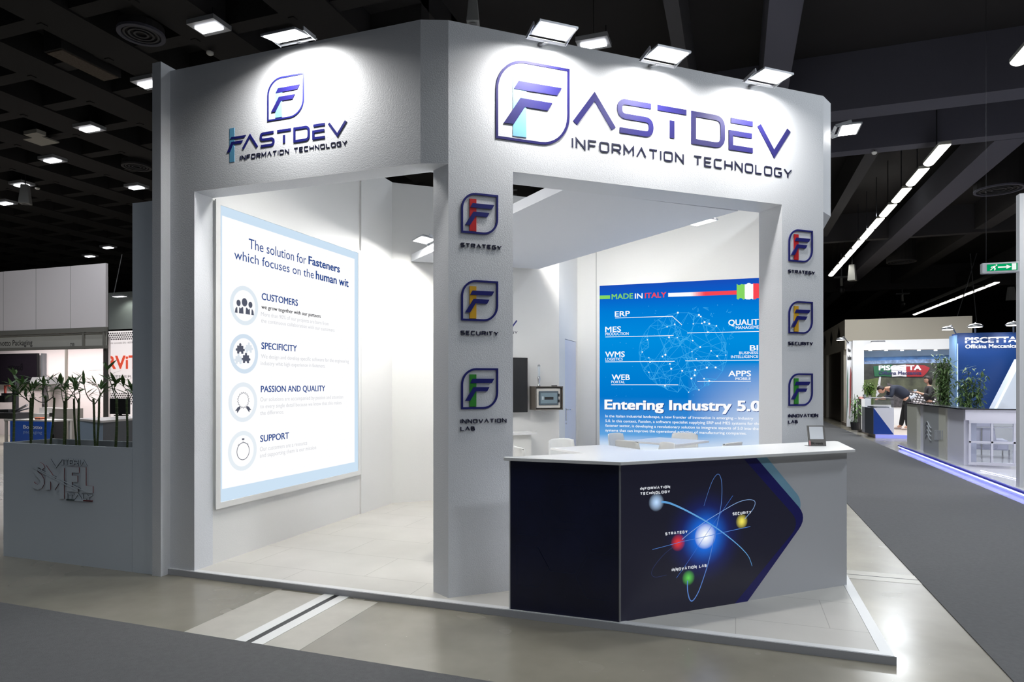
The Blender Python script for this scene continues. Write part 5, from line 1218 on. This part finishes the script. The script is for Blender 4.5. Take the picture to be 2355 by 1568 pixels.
mural = [([(1978, 806), (2200, 803), (2200, 816), (1978, 822)], (150, 180, 214), .1, 2, 'mural_sky'),
 ([(1978, 822), (2200, 816), (2200, 824), (1978, 830)], (62, 104, 156), .35, 3, 'mural_hills'),
 ([(1978, 830), (2200, 824), (2200, 834), (1978, 837)], (104, 124, 156), .6, 9, 'mural_town'),
 ([(1978, 837), (2200, 834), (2200, 880), (1978, 875)], (46, 48, 44), .6, 4, 'mural_forest'),
 ([(1978, 875), (2024, 868), (2010, 930), (1978, 932)], (78, 92, 46), .3, 5, 'mural_field'),
 ([(2024, 868), (2200, 872), (2200, 932), (2010, 930)], (66, 68, 52), .5, 4, 'mural_meadow'),
 ([(2022, 866), (2026, 866), (2022, 905), (2014, 914), (2014, 905)], (188, 186, 190), .1, 6, 'mural_road'),
 ([(2040, 880), (2120, 905), (2200, 925), (2200, 936), (2050, 936)], (70, 66, 68), .5, 14, 'mural_roofs')]
for i, (pl_, c_, vy, vs_, nm) in enumerate(mural):
    b = MB(o); b.panel([MPp(*p) for p in pl_], MY-.010-.002*i, MY-.002); b.build(nm, M(nm, c_, .6, vary=vy, vscale=vs_), t)
b = MB(o)
for k in range(9):
    for j in range(5):
        xx = 2092+7.2*k-2*j; yy = 903+1.0*k+5.2*j
        if 896+.27*(xx-2085) < yy < 930: b.panel([MPp(xx, yy), MPp(xx+4.6, yy+1), MPp(xx+3.4, yy+3.6), MPp(xx-1, yy+2.6)], MY-.03, MY-.026)
b.build('mural_skylights', M('skylight_white', (218, 214, 216), .5), t)
for (xa, xb, c_, sd) in ((2008, 2051, (22, 84, 54), 1), (2048, 2086, (200, 196, 200), 2), (2082, 2136, (140, 30, 38), 3)):
    rn = random.Random(sd); pp = [(xa, 842), (xb, 838)] if sd != 3 else [(xa, 838), (2126, 840), (2138, 846)]
    pp += [(xb-2, 866), (xa+(xb-xa)*.6, 865), (xa+3, 866)] if sd != 3 else [(2132, 856), (2122, 866), (xa+3, 866)]
    b = MB(o); b.panel([MPp(*p) for p in pp], MY-.034-.002*sd, MY-.03); b.build('tricolour_brush', M('tri_%d' % sd, c_, .5), t)
b = ML(o); xa, za = MPp(2021, 851); xb = MPp(2117, 851)[0]; text(b, 'PISCETTA', xa, za, MPp(2021, 841)[1]-za, xb-xa, .05, MY-.05); b.build('large_lettering', M('mural_pale', (214, 216, 220), .5), t)
b = ML(o); xa, za = MPp(2021, 861.5); xb = MPp(2118, 861)[0]; text(b, 'Officina Meccanica', xa, za, MPp(2021, 854)[1]-za, xb-xa, .03, MY-.05); b.build('small_lettering', M('mural_dark_blue', (40, 44, 84), .5), t)
b = MB(o); xb = MPp(2215, 800)[0]; b.rect(MPp(1976, 900)[0], .1, xb, MPp(2100, 800)[1], MY, MY+.06); b.build('rear_wall', wb, t)
b = ML(o)
for px in (1997, 2033, 2069, 2107, 2145): x, z = MPp(px, 807.5); b.lathe([(.05, 0), (.05, .03)], (x, MY-.35, za+.0 if False else z-.0), 10); b.cut()
b.build('downlight', E('downlight_lens', (255, 252, 245), 6), t)
lamp('AREA', 'mural_light', (6.2, MY-.5, MPp(2000, 808)[1]-.05), 60, (.9, .95, 1), None, (radians(-15), 0, 0), shape='RECTANGLE', size=4, size_y=.2)
p = onY(2019, 787, MY-.9); t = thing('floodlight', 'bright lamp on the white header above the landscape mural', 'floodlight', p); b = MB(); b.box(-.2, -.12, 0, .2, .12, .05); b.build('housing', alu_dark, t); b = MB(); b.box(-.18, -.1, -.008, .18, .1, 0); b.build('lens', lens, t); b = MB(); b.bar((0, .1, .03), (0, .22, .03), .03, .03); b.build('arm', alu_dark, t)
lamp('SPOT', 'header_light', (0, 0, -.03), 22, (1, .98, .95), t, (radians(40), 0, 0), spot_size=radians(130), spot_blend=.8, shadow_soft_size=.1)
arm_lamp(1933, 782, MY-1.9, 'small round lamp on a bent arm before the tricolour side panel', 1952, 789, .14, 25, .42)
lamp('AREA', 'neighbour_fill_light', (4.75, 10.45, 4.3), 26, (1, .99, .97), None, (radians(10), 0, 0), shape='RECTANGLE', size=.28, size_y=.18)  # fill light added out of view to brighten the grey end wall
lamp('AREA', 'counter_fill_light', (5.6, 12.2, 4.2), 130, (.95, .95, 1), None, (0, 0, 0), shape='RECTANGLE', size=2.5, size_y=.8)  # fill light added to brighten the front of counter wall and partition
lamp('AREA', 'far_booth_fill_light', (6.2, 21.5, 4.2), 230, (.97, .98, 1), None, (0, 0, 0), shape='RECTANGLE', size=4, size_y=3)  # fill light added over the far counters, too dark without it
# platform and counters of the landscape stand
t = thing('raised_platform', 'low platform of the landscape stand with a lit pale blue front edge', 'platform', (3.78, 21, 0)); o = (3.78, 21, 0)
b = MB(o); b.prism([(3.8, 20.98), (9, 20.98), (9, 27.9), (3.9, 27.9)], 0, .1); b.build('deck', M('pinkish_floor', (196, 182, 172), .4), t)
b = MB(o); b.box(3.8, 20.95, .0, 9, 20.98, .1); b.build('lit_edge', M('lit_blue_edge', (150, 156, 240), .4, emit=.5), t)
x0, z1 = YP(1996, 937, 21.25); x1 = YP(2053, 937, 21.25)[0]; xm = YP(2009, 937, 21.1)[0]
t = thing('display_counter', 'display counter with a glass case, its front split blue and white diagonally', 'counter', (x0, 21.1, .1)); o = (x0, 21.1, .1)
b = MB(o); b.prism([(xm, 21.1), (x1, 21.1), (x1, 21.75), (x0, 22.2), (x0, 21.7)], .1, z1); b.build('body', lav, t)
b = MB(o); b.panel([(xm, .1), (x1, .1), (xm, z1)], 21.092, 21.1); b.build('blue_triangle', M('counter_blue', (0, 62, 158), .4), t)
b = MB(o); b.prism([(xm, 21.095), (x0, 21.695), (x0-.008, 21.69), (xm-.008, 21.09)], .1, z1); b.build('side_print', M('counter_slate2', (84, 88, 96), .5), t)
zc = YP(2020, 916, 21.25)[1]
b = MB(o)
for pts in ([(xm, 21.12), (x1, 21.12)], [(xm, 21.12), (x0, 21.7)]): b.prism([pts[0], pts[1], (pts[1][0], pts[1][1]+.01), (pts[0][0], pts[0][1]+.01)], z1, zc)
b.build('glass_case', gmat, t)
b = MB(o); b.prism([(xm-.02, 21.1), (x1, 21.1), (x1, 21.7), (x0, 22.1), (x0-.02, 21.7)], zc, zc+.02); b.build('case_top', M('mid_grey', (110, 110, 110), .6), t)
b = MB(o); b.prism([(xm+.1, 21.2), (x1-.1, 21.2), (x1-.1, 21.6), (x0+.1, 21.9)], z1, z1+.03); b.build('display_tray', M('tray_grey', (150, 150, 156), .4, .3), t)
x0, z1 = YP(1954, 917, 23.4); x1 = YP(1994, 917, 23.4)[0]; xm = YP(1984-3, 917, 23.2)[0]; x0b = YP(1972, 917, 23.9)[0]
t = thing('display_counter', 'plain white counter carrying plants and boxes, left of the blue and white one', 'counter', (xm, 23.2, .1)); o = (xm, 23.2, .1)
b = MB(o); b.prism([(xm, 23.2), (x1+.08, 23.2), (x1+.08, 23.9), (x0b, 23.9)], .1, z1); b.build('body', gloss_white, t)
b = MB(o); b.prism([(xm, 23.2), (x0b, 23.9), (x0b-.01, 23.89), (xm-.012, 23.19)], .1, z1); b.build('side_panel', M('counter_grey_side', (126, 122, 120), .5), t)
for (px, wd, hh, c_, lab) in ((1980, .14, .07, (206, 150, 140), 'pink box lying on the plain white counter'), (1988, .1, .14, (120, 130, 132), 'grey cup standing on the plain white counter'), (1996, .18, .06, (226, 226, 226), 'white tray at the right end of the plain white counter')):
    x = YP(px, 917, 23.5)[0]; t = thing('small_box' if 'cup' not in lab else 'cup', lab, 'box' if 'cup' not in lab else 'cup', (x, 23.5, z1)); b = MB()
    if 'cup' in lab: b.lathe([(wd*.4, 0), (wd*.5, hh)], n=14)
    else: b.box(-wd/2, -.08, 0, wd/2, .08, hh)
    b.build('body', M('box_%d' % px, c_, .5), t, bevel=.004 if 'cup' not in lab else 0)
# greenery
def bush(px0, px1, ptop, pbot, y, label, seed, n, name='bamboo_shrub', tall=True, base=.1, L=(.1, .2), col=leaf_m):
    rn = random.Random(seed); a = onY((px0+px1)/2, pbot, y); tz = onY(0, ptop, y); xw = onY(px1, ptop, y).x-onY(px0, ptop, y).x
    zt_ = onY((px0+px1)/2, ptop, y).z; t = thing(name, label, 'plant', (a.x, y, base)); 
    f_ = MB((0, 0, 0)); st = MB((0, 0, 0)); hgt = zt_-base
    for k in range(9):
        ang = rn.uniform(0, 2*pi); rr = rn.uniform(.1, .5)*xw; lean = Vector((cos(ang)*rr, sin(ang)*rr*.6, hgt*rn.uniform(.75, 1)))
        pts = [Vector((cos(ang)*.06, sin(ang)*.06, 0)), lean*.5+Vector((0, 0, hgt*.1)), lean]
        cur = [pts[0]*(1-s)**2+pts[1]*2*s*(1-s)+pts[2]*s*s for s in [j/8 for j in range(9)]]
        st.tube(cur, [.014*(1-.7*j/8) for j in range(9)], 5)
        for j in range(n):
            s = rn.uniform(.3, 1)**.8; i = min(7, int(s*8)); p = cur[i].lerp(cur[i+1], s*8-i) if i < 8 else cur[8]
            p = p+Vector((rn.gauss(0, .06), rn.gauss(0, .05), rn.gauss(0, .05))); el_ = rn.uniform(-.9, .6); az = rn.uniform(0, 2*pi); l = rn.uniform(*L)
            f_.leaf(p, p+Vector((cos(az)*cos(el_), sin(az)*cos(el_), sin(el_)))*l, l*.2, bend=.15)
    st.build('stem', twig_m, t); f_.build('foliage', col, t)
    b = MB(); k_ = min(1, hgt/1.6); b.lathe([(.16*k_, 0), (.2*k_, .3*k_), (.2*k_, .34*k_), (.17*k_, .34*k_), (.17*k_, .3*k_)], n=16); b.build('pot', M('pale_pot', (150, 148, 142), .6) if k_ < .7 else dark_metal, t)
leaf2 = M('bamboo_leaf_pale', (112, 140, 88), .5, vary=.45, vscale=9)
bush(2148, 2196, 802, 930, 19.2, 'tall bushy bamboo standing before the landscape mural, left of the blue wall', 3, 150, base=0, col=leaf2)
bush(2200, 2262, 838, 930, 18.3, 'lower spreading bamboo before the blue wall', 8, 110, base=0, col=leaf2)
bush(1985, 2012, 880, 917, 23.6, 'leafy green plant on the plain white counter', 5, 50, 'potted_plant', base=z1, L=(.08, .15), col=M('fresh_leaf', (98, 130, 52), .5, vary=.3, vscale=9))
bush(1962, 1972, 905, 985, 22.9, 'thin drooping plant left of the plain white counter', 9, 14, 'potted_plant', L=(.12, .22), col=leaf_m)

# ------------------------------------------------------------------ the two people
def skin(name, pts, edges, mat, parent, root=0, sub=2):
    """pts: (x, y, z, rx[, ry])"""
    me = bpy.data.meshes.new(name); me.from_pydata([p[:3] for p in pts], edges, []); me.materials.append(mat)
    o = bpy.data.objects.new(name, me); COL.objects.link(o); o.parent = parent
    m = o.modifiers.new('skin', 'SKIN'); m.use_smooth_shade = True
    for i, p in enumerate(pts):
        v = me.skin_vertices[0].data[i]; v.radius = (p[3], p[4] if len(p) > 4 else p[3]); v.use_root = (i == root)
    s_ = o.modifiers.new('sub', 'SUBSURF'); s_.levels = sub; s_.render_levels = sub
    return o
skin_m = M('skin', (206, 158, 134), .5); hair_m = M('dark_hair', (34, 26, 24), .6); navy_cl = M('navy_cloth', (32, 38, 54), .8); black_cl = M('black_cloth', (22, 22, 26), .8); shoe_m = M('pale_shoe', (206, 190, 184), .6)
def chain(a, c_): return [(i, i+1) for i in range(a, c_)]
def hand(pts, edges, wrist, d, palm_up, k=1):
    """five bent fingers leaving the palm; d is the direction of the forearm"""
    d = Vector(d).normalized(); s_ = d.cross(Vector(palm_up)).normalized(); n_ = s_.cross(d).normalized(); w_ = Vector(pts[wrist][:3])
    pl = w_+d*.05; i = len(pts); pts.append((*pl, .03, .02)); edges.append((wrist, i))
    for j, (off, ln_) in enumerate(((-.03, .06), (-.01, .075), (.01, .08), (.03, .07))):
        a = pl+d*.04+s_*off; b_ = a+d*ln_*.55-n_*.012; c_ = b_+d*ln_*.4-n_*.03
        m = len(pts); pts += [(*a, .011), (*b_, .009), (*c_, .008)]; edges += [(i, m), (m, m+1), (m+1, m+2)]
    a = pl+s_*-.04-d*.01; b_ = a+s_*-.025+d*.03-n_*.01; m = len(pts); pts += [(*a, .012), (*b_, .009)]; edges += [(i, m), (m, m+1)]
def head(parent, c, fwd, r, hair, tilt=0):
    """face looks along fwd; nose, brow, chin, ears, eyes and mouth"""
    e_ = bpy.data.objects.new('head', None)
    me = bpy.data.meshes.new('head'); bm = bmesh.new(); bmesh.ops.create_uvsphere(bm, u_segments=20, v_segments=16, radius=1)
    for v in bm.verts:
        x, y, z = v.co; w_ = .78; f_ = 1.0
        if z < -.2: w_ *= 1-.35*(-z-.2); f_ = 1-.12*(-z-.2)
        v.co = (x*w_, y*.95*f_+(.12 if z < -.3 and y > 0 else 0), z*1.18)
        if y > .75 and abs(x) < .2 and -.35 < z < .15: v.co.y += .22*(1-abs(x)/.2)*(1-abs(z+.15)/.35)
        if y > .6 and .1 < z < .25 and .15 < abs(x) < .5: v.co.y -= .07
    for sx_ in (-1, 1):
        g = bmesh.ops.create_uvsphere(bm, u_segments=8, v_segments=6, radius=.2)
        for v in g['verts']: v.co = (v.co.x*.35+sx_*.8, v.co.y*.8-.05, v.co.z*1.2)
    bm.to_mesh(me); bm.free(); me.materials.append(skin_m)
    for p in me.polygons: p.use_smooth = True
    o = bpy.data.objects.new('head', me); COL.objects.link(o); o.parent = parent; o.scale = (r, r, r); o.location = c
    o.rotation_euler = (tilt, 0, atan2(fwd[1], fwd[0])-pi/2)
    b = MB()
    for sx_ in (-1, 1): b.lathe([(.02, -.06), (.09, -.03), (.09, .03), (.02, .06)], (sx_*.3, .84, .12), 8)
    b.build('eye', black, o)
    b = MB(); b.box(-.22, .84, -.55, .22, .93, -.49); b.build('mouth', M('lip', (160, 92, 84), .5), o)
    hm = bpy.data.meshes.new('hair'); bm = bmesh.new(); bmesh.ops.create_uvsphere(bm, u_segments=20, v_segments=14, radius=1)
    for v in bm.verts:
        x, y, z = v.co; low = hair
        v.co = (x*.9, y*1.04-.08, z*1.22+.08)
        if z < .25 and y > .25: v.co = (x*.7, .1+y*.2, .3)
        if z < -.2 and y <= .25: v.co.z = z*1.22*low; v.co.x *= 1+.1*low
    bm.to_mesh(hm); bm.free(); hm.materials.append(hair_m)
    for p in hm.polygons: p.use_smooth = True
    ho = bpy.data.objects.new('hair', hm); COL.objects.link(ho); ho.parent = o
    return o
# man bending over the counter; local x points along the way he faces (towards the counter, -x in the hall)
mp = onZ(2070, 985, .1)
man = thing('person', 'man in a navy sweater and dark trousers bending low over the far counter', 'person', (mp.x, mp.y-.6, .1), pi)
P_ = [(-.1, 0, .98, .1, .09), (.02, 0, 1.12, .1, .11), (.22, 0, 1.26, .1, .13), (.4, 0, 1.31, .1, .14), (.5, 0, 1.31, .065), (.57, 0, 1.3, .06)]
Ed = chain(0, 5)
def leg(y, x, z0=0):
    k = len(P_); P_.extend([(-.08, y, .86, .075), (x*.4-.02, y*1.1, .48, .07), (x, y*1.2, .12, .048), (x+.1, y*1.25, .05, .04)]); Ed.extend([(0, k)]+chain(k, k+3))
leg(.11, -.06); leg(-.11, .08)
for y in (.2, -.2):
    k = len(P_); P_.extend([(.38, y, 1.27, .065), (.42, y*1.3, 1.06, .052), (.6, y*.7, .99, .042), (.66, y*.55, .985, .03)]); Ed.extend([(3, k)]+chain(k, k+3)); hand(P_, Ed, k+3, (1, -y*1.0, -.05), (0, 0, 1))
body = skin('body', P_, Ed, skin_m, man)
tp = [(-.09, 0, 1.02, .18, .17), (.02, 0, 1.13, .17, .19), (.22, 0, 1.275, .165, .215), (.4, 0, 1.32, .14, .21), (.46, 0, 1.315, .085)]
te = chain(0, 4)
for y in (.2, -.2):
    k = len(tp); tp += [(.38, y, 1.27, .08), (.42, y*1.3, 1.06, .066), (.58, y*.75, .995, .05)]; te += [(3, k), (k, k+1), (k+1, k+2)]
skin('sweater', tp, te, navy_cl, man)
tr_ = [(-.1, 0, .95, .175, .16), (-.02, 0, 1.04, .17, .165)]; te = [(0, 1)]
for y, x in ((.11, -.06), (-.11, .08)):
    k = len(tr_); tr_ += [(-.08, y, .84, .112), (x*.4-.02, y*1.1, .48, .085), (x, y*1.2, .1, .066)]; te += [(0, k), (k, k+1), (k+1, k+2)]
skin('trousers', tr_, te, black_cl, man)
for y, x in ((.11, -.06), (-.11, .08)):
    skin('shoe', [(x-.05, y*1.22, .045, .045), (x+.08, y*1.24, .04, .042), (x+.19, y*1.26, .032, .032)], [(0, 1), (1, 2)], shoe_m, man, sub=1)
head(man, (.66, 0, 1.27), (1, 0), .105, .5, radians(-48))
k = MB(); k.lathe([(.17, -.02), (.175, .03)], n=14); b = k.build('shirt_hem', M('pale_shirt', (176, 180, 190), .7), man); b.location = (-.17, 0, 1.0); b.rotation_euler = (0, radians(35), 0)
# woman behind, raising a cup
wp = onY(2137, 880, 22.6)
wo = thing('person', 'dark haired woman in a dark jacket holding a small pale cup near the mural', 'person', (wp.x, 22.6, .1), pi)
P_ = [(0, 0, .95, .1, .08), (0, 0, 1.1, .09, .07), (.0, 0, 1.28, .1, .07), (0, 0, 1.38, .09, .08), (.01, 0, 1.44, .045), (.02, 0, 1.5, .045)]; Ed = chain(0, 5)
for y in (.09, -.09):
    k = len(P_); P_.extend([(0, y, .84, .06), (.01, y, .46, .06), (0, y, .1, .04), (.12, y, .04, .035)]); Ed.extend([(0, k)]+chain(k, k+3))
for y, hz_ in ((.17, 1.18), (-.17, 1.2)):
    k = len(P_); P_.extend([(.0, y, 1.34, .05), (.04, y*1.35, 1.1, .042), (.22, y*.9, hz_-.02, .034), (.27, y*.6, hz_, .024)]); Ed.extend([(2, k)]+chain(k, k+3)); hand(P_, Ed, k+3, (.6, -y*2, .25), (0, 0, 1))
skin('body', P_, Ed, skin_m, wo)
tp = [(0, 0, .9, .165, .14), (0, 0, 1.1, .145, .12), (0, 0, 1.28, .16, .12), (0, 0, 1.38, .1, .09)]; te = chain(0, 3)
for y, hz_ in ((.17, 1.18), (-.17, 1.2)):
    k = len(tp); tp += [(.0, y, 1.34, .066), (.04, y*1.35, 1.1, .058), (.2, y*.95, hz_-.03, .046)]; te += [(2, k), (k, k+1), (k+1, k+2)]
skin('jacket', tp, te, M('charcoal_cloth', (46, 44, 46), .8), wo)
tr_ = [(0, 0, .9, .15, .13)]; te = []
for y in (.09, -.09):
    k = len(tr_); tr_ += [(0, y, .82, .095), (.01, y, .46, .072), (0, y, .1, .055)]; te += [(0, k), (k, k+1), (k+1, k+2)]
skin('trousers', tr_, te, black_cl, wo)
for y in (.09, -.09): skin('shoe', [(-.04, y, .04, .04), (.08, y, .035, .038), (.17, y, .03, .028)], [(0, 1), (1, 2)], black_cl, wo, sub=1)
head(wo, (.04, 0, 1.58), (1, 0), .1, 1.5, radians(-18))
t = thing('cup', 'small pale blue cup in the hands of the woman', 'cup', (wp.x-.37, 22.6, .1+1.17)); b = MB(); b.lathe([(.035, 0), (.045, .11)], n=14); b.build('body', M('pale_blue_cup', (176, 206, 224), .4), t); b = MB(); b.lathe([(.047, .105), (.047, .118)], n=14); b.build('rim', gloss_white, t)
